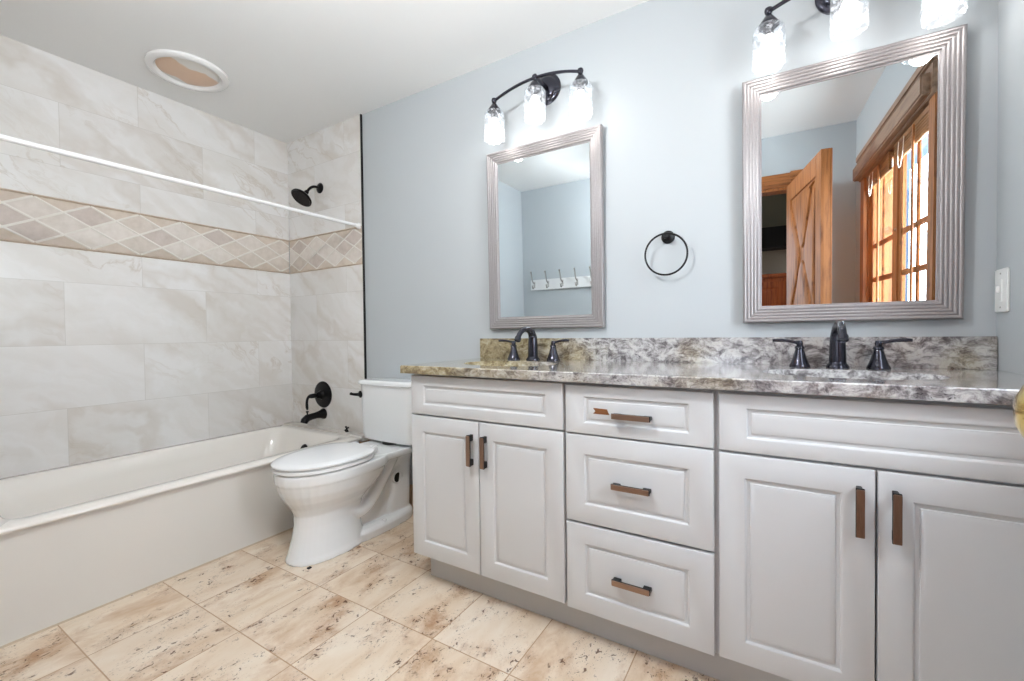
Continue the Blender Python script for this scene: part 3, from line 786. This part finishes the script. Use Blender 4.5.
# right sink cabinet
t = thing('vanity_cabinet', 'white double door sink cabinet at the right end, against the wall', 'cabinet', (0.2, 1.56, 0), 'vanity base cabinets')
carcass(t, -0.1440, 0.543)
b = new_bm(); panel_front(b, -0.1365, 0.536, 0.681, 0.833, 0.066, 0.038); obj('false_drawer_front', b, M_cab, t)
b = new_bm(); panel_front(b, -0.1365, 0.1905, 0.119, 0.674, 0.062, 0.062); d = obj('door', b, M_cab, t); pull(d, 0.160, 0.578, True)
b = new_bm(); panel_front(b, 0.1945, 0.536, 0.119, 0.674, 0.062, 0.062); d = obj('door', b, M_cab, t); pull(d, 0.2245, 0.578, True)
b = new_bm(); box(b, -1.232, 0.543, 1.356, 1.374, 0.0, 0.112, 0.001, 1); box(b, -1.232, -1.214, 1.374, 1.80, 0, 0.112)
tag(obj('toe_kick', b, M_toe), 'long recessed grey white toe kick board under the vanity cabinets', 'toe kick')

# ------------------------------------------------------------ countertop, splash, sinks, faucets
CX0, CX1, CY0, CY1, CZ0, CZ1 = -1.287, 0.544, 1.256, YB-0.002, 0.845, 0.876
SINKS = [(-0.935, 1.515), (0.165, 1.515)]; SA, SB = 0.205, 0.145
def countertop():
    b = new_bm()
    def loop(pts): 
        vs = [b.verts.new(p) for p in pts]
        return [b.edges.new((vs[i], vs[(i+1) % len(vs)])) for i in range(len(vs))]
    e = 0.003
    es = loop([(CX0+e, CY0+e, CZ1), (CX1, CY0+e, CZ1), (CX1, CY1, CZ1), (CX0+e, CY1, CZ1)])
    for sx, sy in SINKS: es += loop([(sx+SA*math.cos(2*PI*i/48), sy+SB*math.sin(2*PI*i/48), CZ1) for i in range(48)])
    bmesh.ops.triangle_fill(b, use_beauty=True, use_dissolve=False, edges=es)
    bad = [f for f in b.faces if any(((f.calc_center_median().x-sx)/SA)**2+((f.calc_center_median().y-sy)/SB)**2 < 0.98 for sx, sy in SINKS)]
    bmesh.ops.delete(b, geom=bad, context='FACES_ONLY')
    for f in b.faces:
        f.normal_update()
        if f.normal.z < 0: f.normal_flip()
    top = list(b.faces)
    bed = [x for x in b.edges if len(x.link_faces) == 1]
    r = bmesh.ops.extrude_edge_only(b, edges=bed)
    vs = [g for g in r['geom'] if isinstance(g, bmesh.types.BMVert)]
    for v in vs:
        v.co.z = CZ1-0.003
        if abs(v.co.y-(CY0+e)) < 1e-5: v.co.y = CY0
        if abs(v.co.x-(CX0+e)) < 1e-5: v.co.x = CX0
    ed2 = [g for g in r['geom'] if isinstance(g, bmesh.types.BMEdge)]
    r2 = bmesh.ops.extrude_edge_only(b, edges=ed2)
    for g in r2['geom']:
        if isinstance(g, bmesh.types.BMVert): g.co.z = CZ0
    bmesh.ops.holes_fill(b, edges=[x for x in b.edges if len(x.link_faces) == 1 and abs(x.verts[0].co.z-CZ0) < 1e-6 and False])
    # underside
    lo = [x for x in b.edges if len(x.link_faces) == 1 and all(abs(v.co.z-CZ0) < 1e-6 for v in x.verts)]
    pre = set(b.faces)
    bmesh.ops.triangle_fill(b, use_beauty=True, use_dissolve=False, edges=lo)
    bad = [f for f in b.faces if f not in pre and any(((f.calc_center_median().x-sx)/SA)**2+((f.calc_center_median().y-sy)/SB)**2 < 0.98 for sx, sy in SINKS)]
    bmesh.ops.delete(b, geom=bad, context='FACES_ONLY')
    bmesh.ops.recalc_face_normals(b, faces=b.faces[:])
    return tag(obj('countertop', b, M_gran, None, 25), 'long polished grey and olive granite countertop on the vanity', 'countertop')
countertop()
b = new_bm(); box(b, -1.316+0.02, 0.544, YB-0.020, YB-0.001, CZ1, 0.9735, 0.0015, 2)
tag(obj('backsplash', b, M_gran), 'low granite backsplash strip along the wall behind the faucets', 'backsplash')
for i, (sx, sy) in enumerate(SINKS):
    t = thing('sink', ['white oval undermount sink in the left half of the counter', 'white oval undermount sink in the right half of the counter'][i], 'sink', (sx, sy, 0.70), 'vanity sinks')
    b = new_bm()
    prof = [(1.10, 0.0), (1.00, 0.0), (0.985, -0.01), (0.95, -0.05), (0.86, -0.10), (0.66, -0.135), (0.36, -0.147), (0.1, -0.150)]
    rings = [[b.verts.new((sx+SA*k*math.cos(2*PI*j/48), sy+SB*k*math.sin(2*PI*j/48), CZ0-0.0005+z)) for j in range(48)] for k, z in prof]
    skin_rings(b, rings, False); b.faces.new(rings[-1])
    for f in b.faces: f.normal_flip() if f.normal.z < 0 else None
    o = obj('basin', b, M_porc, t, 60)
    b = new_bm(); lathe(b, (sx, sy, 0.695), [(0.026, 0), (0.026, 0.003), (0.018, 0.004), (0.016, 0.008), (0, 0.009)], n=20); obj('drain', b, M_black, t)

def faucet(fx, fy, label):
    t = thing('faucet', label, 'faucet', (fx, fy, CZ1), 'widespread vanity faucets')
    b = new_bm()
    lathe(b, (fx, fy, CZ1), [(0.031, 0), (0.031, 0.004), (0.028, 0.010), (0.024, 0.014), (0.023, 0.020)], n=24, caps=True)
    path = [(fx, fy, CZ1+0.014), (fx, fy, CZ1+0.05), (fx, fy, CZ1+0.085)] + [tuple(p) for p in bez((fx, fy, CZ1+0.10), (fx, fy-0.006, CZ1+0.146), (fx, fy-0.102, CZ1+0.160), (fx, fy-0.135, CZ1+0.096), 14)]
    n = len(path); rad = [0.0235 - 0.0125*min(1, i/(n*0.62)) for i in range(n)]
    tube(b, path, rad, 18)
    p1 = Vector(path[-1]); dv = (Vector(path[-1])-Vector(path[-2])).normalized()
    s = obj('spout', b, M_grey_m, t, 45)
    b = new_bm(); lathe(b, p1-dv*0.010, [(0.0135, 0), (0.0145, 0.004), (0.0145, 0.016), (0.012, 0.018), (0.010, 0.014), (0, 0.014)], dv, 18); obj('aerator', b, M_grey_m, s)
    b = new_bm(); lathe(b, (fx, fy+0.028, CZ1), [(0.003, 0), (0.003, 0.075), (0.006, 0.078), (0.006, 0.086), (0, 0.088)], n=12); obj('lift_rod', b, M_grey_m, s)
    for sg in (-1, 1):
        hx = fx+sg*0.102
        b = new_bm(); lathe(b, (hx, fy, CZ1), [(0.030, 0), (0.030, 0.004), (0.026, 0.012), (0.019, 0.032), (0.014, 0.052), (0.012, 0.058), (0.015, 0.062), (0.013, 0.068), (0.009, 0.070), (0.010, 0.078), (0.008, 0.086), (0, 0.088)], n=24)
        h = obj('handle', b, M_grey_m, t, 45)
        b = new_bm(); tube(b, bez((hx, fy, CZ1+0.079), (hx+sg*0.02, fy, CZ1+0.082), (hx+sg*0.035, fy-0.003, CZ1+0.091), (hx+sg*0.078, fy-0.006, CZ1+0.088), 8), [0.008, 0.0065, 0.0055, 0.005, 0.005, 0.005, 0.0055, 0.006, 0.005], 12)
        obj('lever', b, M_grey_m, h, 45)
faucet(-0.951, 1.745, 'dark bronze gooseneck faucet with two levers at the left sink')
faucet(0.163, 1.745, 'dark bronze gooseneck faucet with two levers at the right sink')

# ------------------------------------------------------------ wall mirrors
def wall_mirror(x0, x1, z0, z1, label, yaw, tilt, wf=0.060):
    k_ = 1.802/1.835; x0, x1, z0, z1 = x0*k_, x1*k_, 1+(z0-1)*k_, 1+(z1-1)*k_
    cx, cz = (x0+x1)/2, (z0+z1)/2; yb = YB-0.004
    t = thing('wall_mirror', label, 'mirror', (cx, yb, z0), 'framed mirrors above the vanity')
    # reeded profile: inset from the outer edge -> height off the back
    prof = [(0, 0.0), (0, 0.018), (0.001, 0.0205)]
    nr = 5; w0, w1 = 0.002, wf-0.006
    for k in range(nr):
        a = w0+(w1-w0)*k/nr; c = w0+(w1-w0)*(k+1)/nr; base = 0.0225-0.0018*k; hgt = 0.0028
        for f in (0.08, 0.3, 0.5, 0.7, 0.92): prof.append((a+(c-a)*f, base+hgt*math.sin(PI*f)))
        prof.append((c, base-0.0012))
    prof += [(wf-0.004, 0.0115), (wf, 0.0105), (wf, 0.005)]
    b = new_bm()
    rings = [[b.verts.new(p) for p in ((x0+i, yb-h, z0+i), (x1-i, yb-h, z0+i), (x1-i, yb-h, z1-i), (x0+i, yb-h, z1-i))] for i, h in prof]
    skin_rings(b, rings+[[b.verts.new(p) for p in ((x0+wf, yb-0.001, z0+wf), (x1-wf, yb-0.001, z0+wf), (x1-wf, yb-0.001, z1-wf), (x0+wf, yb-0.001, z1-wf))]], False)
    obj('frame', b, M_frame, t, 28)
    b = new_bm(); i = wf-0.003; box(b, x0+i, x1-i, yb-0.0085, yb-0.002, z0+i, z1-i); obj('mirror_glass', b, M_mir, t)
    t.rotation_euler = (tilt, 0, yaw)
    t.location.y -= abs(math.tan(yaw))*(x1-x0)/2 + 0.002
    return t
wall_mirror(-1.250, -0.6500, 1.020, 1.896, 'silver reeded frame mirror hanging above the left sink', math.radians(0.35), math.radians(0.75), 0.058)
wall_mirror(-0.1125, 0.4795, 1.026, 1.901, 'silver reeded frame mirror hanging above the right sink', math.radians(1.3), math.radians(1.05), 0.060)

# ------------------------------------------------------------ towel ring
t = thing('towel_ring', 'thin black towel ring on the wall between the two mirrors', 'towel ring', (-0.375, YB, 1.37))
b = new_bm(); lathe(b, (-0.377, YB, 1.376), [(0.026, 0), (0.026, 0.005), (0.021, 0.009), (0.010, 0.013), (0.009, 0.035), (0.012, 0.038), (0.012, 0.050), (0, 0.052)], (0, -1, 0), 28); obj('mount', b, M_blackm, t)
b = new_bm(); n = 56; rr_ = 0.080; cc = Vector((-0.377, 1.790, 1.376-rr_+0.006))
tl = math.radians(4)
pts = [cc+Vector((rr_*math.sin(2*PI*i/n), math.sin(tl)*rr_*math.cos(2*PI*i/n)*-1+0.0, rr_*math.cos(2*PI*i/n))) for i in range(n)]
rings = []
for i, p in enumerate(pts):
    rad = (p-cc).normalized(); ax_ = Vector((0, 1, 0))
    rings.append([b.verts.new(p+(rad*math.cos(2*PI*j/10)+ax_*math.sin(2*PI*j/10))*0.0038) for j in range(10)])
skin_rings(b, rings+[rings[0]], False); obj('ring', b, M_blackm, t)

# ------------------------------------------------------------ vanity lights
def vanity_light(cx, zc, label, y0=1.700):
    t = thing('vanity_light', label, 'wall light', (cx, YB, zc), 'three shade vanity lights')
    S = 0.212
    b = new_bm()
    lathe(b, (cx-0.008, YB, 2.120), [(0.071, 0), (0.071, 0.006), (0.066, 0.011), (0.058, 0.013), (0.052, 0.020), (0.044, 0.024), (0, 0.026)], (0, -1, 0), 36)
    obj('backplate', b, M_grey_m, t)
    b = new_bm(); tube(b, [(cx, YB-0.024, 2.115), (cx, y0+0.05, zc+0.026), (cx, y0, zc+0.028)], [0.011, 0.009, 0.009], 12)
    lathe(b, (cx-0.035, YB-0.02, 2.10), [(0.005, 0), (0.005, 0.02), (0.008, 0.022), (0.008, 0.03), (0, 0.031)], (0, -1, 0), 10)
    obj('arm', b, M_grey_m, t)
    n = 24; H0, H1 = zc-0.022, zc+0.018
    pts = [(cx-S+2*S*i/n, y0, H1-(H1-H0)*((2*i/n-1)**2)) for i in range(n+1)]
    b = new_bm(); tube(b, pts, 0.0065, 12); obj('crossbar', b, M_grey_m, t)
    for k in (-1, 0, 1):
        x = cx+k*S; zt = (H1 if k == 0 else H0)
        b = new_bm()
        lathe(b, (x, y0, zt+0.013), [(0.0, 0), (0.011, 0.003), (0.013, 0.010), (0.011, 0.018), (0.008, 0.023), (0.012, 0.029), (0.021, 0.042), (0.031, 0.057), (0.032, 0.061), (0.029, 0.063), (0.016, 0.064), (0.016, 0.092), (0, 0.092)], (0, 0, -1), 24)
        cap = obj('socket', b, M_grey_m, t, 45)
        zs = zt-0.047
        b = new_bm()
        prof = [(0.022, 0), (0.034, 0.001), (0.042, 0.006), (0.0465, 0.016), (0.0475, 0.03), (0.0475, 0.134), (0.0455, 0.134), (0.0455, 0.03), (0.0445, 0.018), (0.040, 0.009), (0.033, 0.0035), (0.022, 0.0025)]
        lathe(b, (x, y0, zs), prof, (0, 0, -1), 36, False); obj('glass_shade', b, M_shade, cap, 50)
        b = new_bm()
        lathe(b, (x, y0, zs-0.028), [(0.0135, 0), (0.0145, 0.008), (0.022, 0.026), (0.029, 0.045), (0.030, 0.058), (0.026, 0.074), (0.016, 0.085), (0, 0.089)], (0, 0, -1), 24)
        bo = obj('bulb', b, M_bulb, cap, 60)
        pl = bpy.data.lights.new('bulb_light', 'POINT'); pl.energy = BULB_W; pl.color = (1.0, 0.97, 0.93); pl.shadow_soft_size = 0.03
        lo = bpy.data.objects.new('bulb_light', pl); COL.objects.link(lo); lo.location = (x, y0, zs-0.132)
vanity_light(-0.903, 2.089, 'black three shade light bar above the left mirror')
vanity_light(0.186, 2.074, 'black three shade light bar above the right mirror', 1.700)

# ------------------------------------------------------------ light switch
t = thing('light_switch', 'white light switch plate on the right wall above the counter', 'light switch', (XR, 1.787, 1.102))
b = new_bm(); box(b, XR-0.006, XR, 1.745, 1.829, 1.042, 1.166, 0.003, 3); pl_ = obj('plate', b, M_plastic, t)
b = new_bm(); box(b, XR-0.008, XR-0.005, 1.775, 1.799, 1.072, 1.136, 0.001, 1); obj('dimmer_slot', b, M_plastic, t)
b = new_bm(); box(b, XR-0.016, XR-0.007, 1.783, 1.791, 1.098, 1.118, 0.002, 2); obj('toggle', b, M_plastic, t)
for z in (1.056, 1.152):
    b = new_bm(); lathe(b, (XR-0.006, 1.787, z), [(0.003, 0), (0.002, 0.0015), (0, 0.0017)], (-1, 0, 0), 10); obj('screw', b, M_nickel, pl_)

# ------------------------------------------------------------ window on the right wall (seen in the mirror)
def window():
    t = thing('window_1', None, None, (XR, (WY0+WY1)/2, WZ0)); t['kind'] = 'structure'
    x = XR
    b = new_bm()   # casing on the room side + jamb lining
    box(b, x-0.022, x, WY0-0.09, WY0+0.004, WZ0-0.05, WZ1+0.01, 0.003); box(b, x-0.022, x, WY1-0.004, WY1+0.07, WZ0-0.05, WZ1+0.01, 0.003)
    box(b, x-0.001, x+T, WY0, WY0+0.02, WZ0, WZ1); box(b, x-0.001, x+T, WY1-0.02, WY1, WZ0, WZ1)
    obj('casing', b, M_pz, t)
    b = new_bm(); box(b, x-0.001, x+T, WY0, WY1, WZ0, WZ0+0.02); box(b, x-0.055, x+0.002, WY0-0.10, WY1+0.08, WZ0-0.022, WZ0+0.006, 0.004); box(b, x-0.018, x, WY0-0.09, WY1+0.07, WZ0-0.09, WZ0-0.022, 0.003)
    obj('window_sill', b, M_py, t)
    b = new_bm()   # cornice: stepped head moulding
    box(b, x-0.030, x, WY0-0.10, WY1+0.07, 1.865, 1.985, 0.003)
    box(b, x-0.060, x, WY0-0.11, WY1+0.045, 1.875, 1.955, 0.006); box(b, x-0.045, x, WY0-0.11, WY1+0.075, 1.985, 2.025, 0.006)
    obj('cornice', b, M_cornice, t)
    mid = 0.5*(WY0+WY1)
    b = new_bm(); box(b, x+0.006, x+0.040, mid-0.035, mid+0.035, WZ0+0.02, WZ1, 0.004); obj('mullion', b, M_pz, t)
    b = new_bm(); lathe(b, (x+0.006, mid, 1.455), [(0.010, 0), (0.006, 0.006), (0.009, 0.014), (0.018, 0.020), (0.022, 0.030), (0.017, 0.040), (0, 0.045)], (-1, 0, 0), 10); obj('crystal_knob', b, M_crystal, t, 10)
    for a, c in ((WY0+0.02, mid-0.035), (mid+0.035, WY1-0.02)):
        xs0, xs1 = x+0.012, x+0.030; w = 0.045
        b = new_bm()
        box(b, xs0, xs1, a, a+w, WZ0+0.02, WZ1, 0.003); box(b, xs0, xs1, c-w, c, WZ0+0.02, WZ1, 0.003)
        box(b, xs0, xs1, a+w, c-w, WZ0+0.02, WZ0+0.08, 0.003); box(b, xs0, xs1, a+w, c-w, WZ1-0.05, WZ1, 0.003)
        s = obj('sash', b, M_pz, t)
        b = new_bm()
        for z in (1.235, 1.435): box(b, xs0+0.003, xs1-0.003, a+w, c-w, z-0.014, z+0.014, 0.004)
        box(b, xs0+0.003, xs1-0.003, (a+c)/2-0.010, (a+c)/2+0.010, WZ0+0.08, WZ1-0.05, 0.004)
        obj('muntin_grid', b, M_py, s)
        b = new_bm(); box(b, xs0+0.0075, xs0+0.0105, a+w-0.002, c-w+0.002, WZ0+0.075, WZ1-0.045); obj('pane', b, M_pane, s)
window()
for i, (a, c) in enumerate(((0.20, 0.69), (0.78, 1.27))):
    t = thing('roller_blind', ['rolled wooden blind above the far window sash in the mirror', 'rolled wooden blind above the near window sash in the mirror'][i], 'blind', (XR-0.01, (a+c)/2, 1.80), 'wooden window blinds')
    b = new_bm()
    box(b, XR-0.014, XR+0.010, a, c, 1.835, 1.862, 0.002)
    for k in range(5): tube(b, [(XR-0.006, a, 1.828-0.013*k), (XR-0.006, c, 1.828-0.013*k)], 0.0075, 10)
    obj('stacked_slats', b, M_blind, t)
    b = new_bm(); tube(b, [(XR-0.024, a+0.34, 1.84), (XR-0.024, a+0.34, 1.00)], 0.0055, 8); obj('wand', b, M_pz, t)
    b = new_bm(); tube(b, bez((XR-0.022, a+0.12, 1.84), (XR-0.028, a+0.10, 1.68), (XR-0.028, a+0.20, 1.66), (XR-0.022, a+0.20, 1.84), 12), 0.0018, 6); obj('cord', b, M_cord, t)

# ------------------------------------------------------------ door behind the camera (seen in the mirror)
def rot_thing(t, ang): t.rotation_euler = (0, 0, ang)
struct_t = thing('trim_2', None, None, (0, YF, 0)); struct_t['kind'] = 'structure'
b = new_bm()
for xa, xb in ((DX0-0.095, DX0), (DX1, DX1+0.095)):
    box(b, xa, xb, YF, YF+0.018, 0, DZ, 0.003)
    for k in range(3): box(b, xa+0.015+0.026*k, xa+0.028+0.026*k, YF+0.017, YF+0.024, 0.15, DZ, 0.003)
obj('side_casing', b, M_pz, struct_t)
b = new_bm(); box(b, DX0, DX1, YF, YF+0.018, DZ, DZ+0.095, 0.003)
for k in range(3): box(b, DX0, DX1, YF+0.017, YF+0.024, DZ+0.015+0.026*k, DZ+0.028+0.026*k, 0.003)
obj('head_casing', b, M_px, struct_t)
for xa in (DX0-0.098, DX1-0.002):
    b = new_bm(); box(b, xa, xa+0.10, YF, YF+0.026, DZ-0.002, DZ+0.103, 0.004)
    lathe(b, (xa+0.05, YF+0.026, DZ+0.05), [(0.036, 0), (0.034, 0.005), (0.026, 0.002), (0.016, 0.004), (0, 0.008)], (0, 1, 0), 24); obj('rosette', b, M_px, struct_t)
b = new_bm(); box(b, DX0-0.001, DX0+0.018, YF-T, YF, 0, DZ); box(b, DX1-0.004, DX1+0.001, YF-T, YF, 0, DZ); box(b, DX0, DX1, YF-T, YF, DZ-0.018, DZ+0.001); obj('jamb', b, M_pz, struct_t)

def door_leaf():
    """built along local +x from the hinge, thickness along y (panelled face at y = +th), then swung open"""
    Wd, Hd, th = 0.775, 1.955, 0.036
    t = thing('door_1', None, None, (0, 0, 0)); t['kind'] = 'structure'
    b = new_bm(); box(b, 0, Wd, 0, th, 0.008, Hd, 0.002); lf = obj('leaf', b, M_pz, t)
    # raised stiles and rails on both faces
    def plates(y0, y1):
        bb = new_bm(); s = 0.105
        box(bb, 0.0, s, y0, y1, 0.008, Hd, 0.002); box(bb, Wd-s, Wd, y0, y1, 0.008, Hd, 0.002)
        for z0, z1 in ((0.008, 0.22), (0.88, 1.02), (Hd-0.12, Hd)): box(bb, s, Wd-s, y0, y1, z0, z1, 0.002)
        return bb
    for y0, y1 in ((th-0.001, th+0.009), (-0.009, 0.001)):
        obj('stile_frame', plates(y0, y1), M_pz, lf)
    # four curved panels round a waisted X in the upper and lower fields
    def curved(x0, x1, z0, z1, yy, out):
        bb = new_bm(); cx, cz = (x0+x1)/2, (z0+z1)/2; g = 0.022
        def poly(pts):
            ctr = Vector((sum(p[0] for p in pts)/len(pts), sum(p[1] for p in pts)/len(pts)))
            def ring(k, y): return [bb.verts.new((ctr.x+(p[0]-ctr.x)*k, y, ctr.y+(p[1]-ctr.y)*k)) for p in pts]
            skin_rings(bb, [ring(1.0, yy), ring(0.96, yy+out*0.010), ring(0.74, yy+out*0.016), ring(0.70, yy+out*0.016)], True)
        n = 12
        for s in (-1, 1):    # left / right lens panels bowed towards the centre
            ex = x0+0.012 if s < 0 else x1-0.012
            pts = [(ex, z0+0.05+(z1-z0-0.10)*i/n) for i in range(n+1)]
            pts += [(ex+(-s)*((x1-x0)*0.36)*math.sin(PI*(1-i/n))**1.3, z0+0.05+(z1-z0-0.10)*(1-i/n)) for i in range(1, n)]
            poly(pts)
        for s in (-1, 1):    # top and bottom flames
            zb = z0+0.012 if s < 0 else z1-0.012; L = (z1-z0)*0.44
            hw = (x1-x0)/2-0.035
            pts = [(cx-hw+2*hw*i/n, zb) for i in range(n+1)]
            pts += [(cx+hw*(1-2*i/n), zb-s*L*math.sin(PI*i/n)**2.2) for i in range(1, n)]
            poly(pts)
        return bb
    for yy, out in ((th, 1), (0.0, -1)):
        obj('raised_panels', curved(0.105, Wd-0.105, 1.02, Hd-0.12, yy, out), M_pz, lf)
        obj('raised_panels', curved(0.105, Wd-0.105, 0.22, 0.88, yy, out), M_pz, lf)
    kz = 0.925; kx = Wd-0.062
    for s, yy in ((1, th+0.009), (-1, -0.009)):
        b = new_bm(); lathe(b, (kx, yy, kz), [(0.030, 0), (0.030, 0.003), (0.022, 0.008), (0.010, 0.012), (0.010, 0.030), (0.016, 0.036), (0.0255, 0.044), (0.0275, 0.054), (0.0245, 0.064), (0.014, 0.069), (0, 0.070)], (0, s, 0), 32)
        o = obj('door_knob', b, M_brass, lf); o['label'] = 'polished brass knob'
    for z in (0.25, 1.0, 1.75):
        b = new_bm(); tube(b, [(-0.006, th+0.002, z-0.045), (-0.006, th+0.002, z+0.045)], 0.006, 10); obj('hinge', b, M_brass, t)
    ang = math.atan2(0.585-(-0.185), 0.290-0.172)
    t.location = (0.185, -0.160, 0.0); t.rotation_euler = (0, 0, ang)
door_leaf()

# ------------------------------------------------------------ coat hook rack on the front wall (seen in the mirror)
t = thing('hook_rack', 'white board with chrome coat hooks on the wall behind', 'coat rack', (-1.67, YF, 1.36))
b = new_bm(); box(b, -2.055, -1.285, YF, YF+0.018, 1.362, 1.462, 0.003); obj('board', b, M_rod, t)
for k in range(5):
    hx = -2.012+0.149*k
    b = new_bm(); y0 = YF+0.018
    box(b, hx-0.009, hx+0.009, y0, y0+0.004, 1.385, 1.445, 0.0015, 1)
    tube(b, bez((hx, y0+0.004, 1.43), (hx, y0+0.06, 1.43), (hx, y0+0.045, 1.49), (hx, y0+0.075, 1.535), 10), [0.006]*10+[0.009], 10)
    tube(b, bez((hx, y0+0.004, 1.405), (hx, y0+0.02, 1.37), (hx, y0+0.05, 1.37), (hx, y0+0.045, 1.405), 10), [0.006]*10+[0.009], 10)
    obj('coat_hook', b, M_nickel, t)

# ------------------------------------------------------------ next room seen through the doorway in the mirror
HY = -1.95
b = new_bm(); box(b, -1.6, 0.66, HY, YF-T, -0.06, -0.001); struct('floor_hall', b, M_hallfloor)
b = new_bm(); box(b, -1.6, 0.66, HY-T, YF-T, 2.5, 2.6); struct('ceiling_hall', b, M_ceil)
HX0, HX1, HZ0, HZ1 = -1.20, -0.24, 0.92, 2.08
b = new_bm(); box(b, -1.6, HX0, HY-T, HY, 0, 1.80); box(b, HX1, 0.66, HY-T, HY, 0, 1.80); box(b, HX0, HX1, HY-T, HY, 0, HZ0); struct('wall_hall', b, M_hallwall)
b = new_bm(); box(b, -1.6, HX0, HY-T, HY, 1.80, 2.5); box(b, HX1, 0.66, HY-T, HY, 1.80, 2.5); box(b, HX0, HX1, HY-T, HY, HZ1, 2.5); struct('wall_hall_upper', b, M_hallup)
t = thing('added_hall_window', None, None, (HX0, HY, HZ0)); t['kind'] = 'structure'  # added window, put in to let fill light through the doorway
b = new_bm()
for xa, xb, za, zb in ((HX0-0.07, HX0, HZ0-0.07, HZ1+0.07), (HX1, HX1+0.07, HZ0-0.07, HZ1+0.07), (HX0, HX1, HZ0-0.07, HZ0), (HX0, HX1, HZ1, HZ1+0.07)): box(b, xa, xb, HY, HY+0.02, za, zb, 0.003)
obj('casing', b, M_pz, t)
b = new_bm()
for xa, xb, za, zb in ((HX0, HX0+0.04, HZ0, HZ1), (HX1-0.04, HX1, HZ0, HZ1), (HX0+0.04, HX1-0.04, HZ0, HZ0+0.04), (HX0+0.04, HX1-0.04, HZ1-0.04, HZ1), ((HX0+HX1)/2-0.015, (HX0+HX1)/2+0.015, HZ0+0.04, HZ1-0.04)): box(b, xa, xb, HY-0.07, HY-0.03, za, zb, 0.002)
obj('sash', b, M_pz, t)
b = new_bm(); box(b, -1.7, -1.6, HY-T, YF-T, 0, 2.5); struct('wall_hall_left', b, M_hallwall)
b = new_bm(); box(b, 0.60, 0.66, HY, YF-T, 0, 2.5); struct('wall_hall_right', b, M_hallwall)
b = new_bm(); box(b, -0.15, 0.59, HY+0.001, HY+0.30, 1.72, 1.93, 0.01)
tag(obj('wall_shelf', b, M_dark), 'dark shelf band high on the wall through the open doorway', 'shelf')
t = thing('wardrobe', 'red brown wooden panelled cabinet in the next room beyond the doorway', 'cabinet', (0.1, HY+0.25, 0))
b = new_bm(); box(b, -0.13, 0.57, HY+0.001, HY+0.42, 0.0, 1.40, 0.004); box(b, -0.16, 0.595, HY+0.001, HY+0.45, 1.40, 1.44, 0.008); obj('body', b, M_redwood, t)
for k in range(2):
    xa = -0.11+0.34*k
    b = new_bm(); y = HY+0.42
    rings = [[b.verts.new(p) for p in ((xa+i, y+d, 0.06+i), (xa+0.325-i, y+d, 0.06+i), (xa+0.325-i, y+d, 1.36-i), (xa+i, y+d, 1.36-i))] for i, d in ((0, 0), (0, 0.018), (0.003, 0.02), (0.06, 0.02), (0.07, 0.010), (0.085, 0.010), (0.10, 0.018), (0.11, 0.018))]
    skin_rings(b, rings, True); d_ = obj('door', b, M_redwood, t)
    b = new_bm(); lathe(b, (xa+0.04, y+0.02, 0.8), [(0.006, 0), (0.006, 0.01), (0.013, 0.016), (0.012, 0.026), (0, 0.028)], (0, 1, 0), 16); obj('knob', b, M_blackm, d_)

# ------------------------------------------------------------ outside the window
b = new_bm(); box(b, 0.80, 7.0, -5.6, -5.5, -0.4, 2.9); struct('exterior_siding', b, M_siding)
b = new_bm(); box(b, 0.75, 12, -9, 9, -0.5, -0.4); struct('ground', b, plain('grass_green', srgb(96, 110, 74), 0.9))
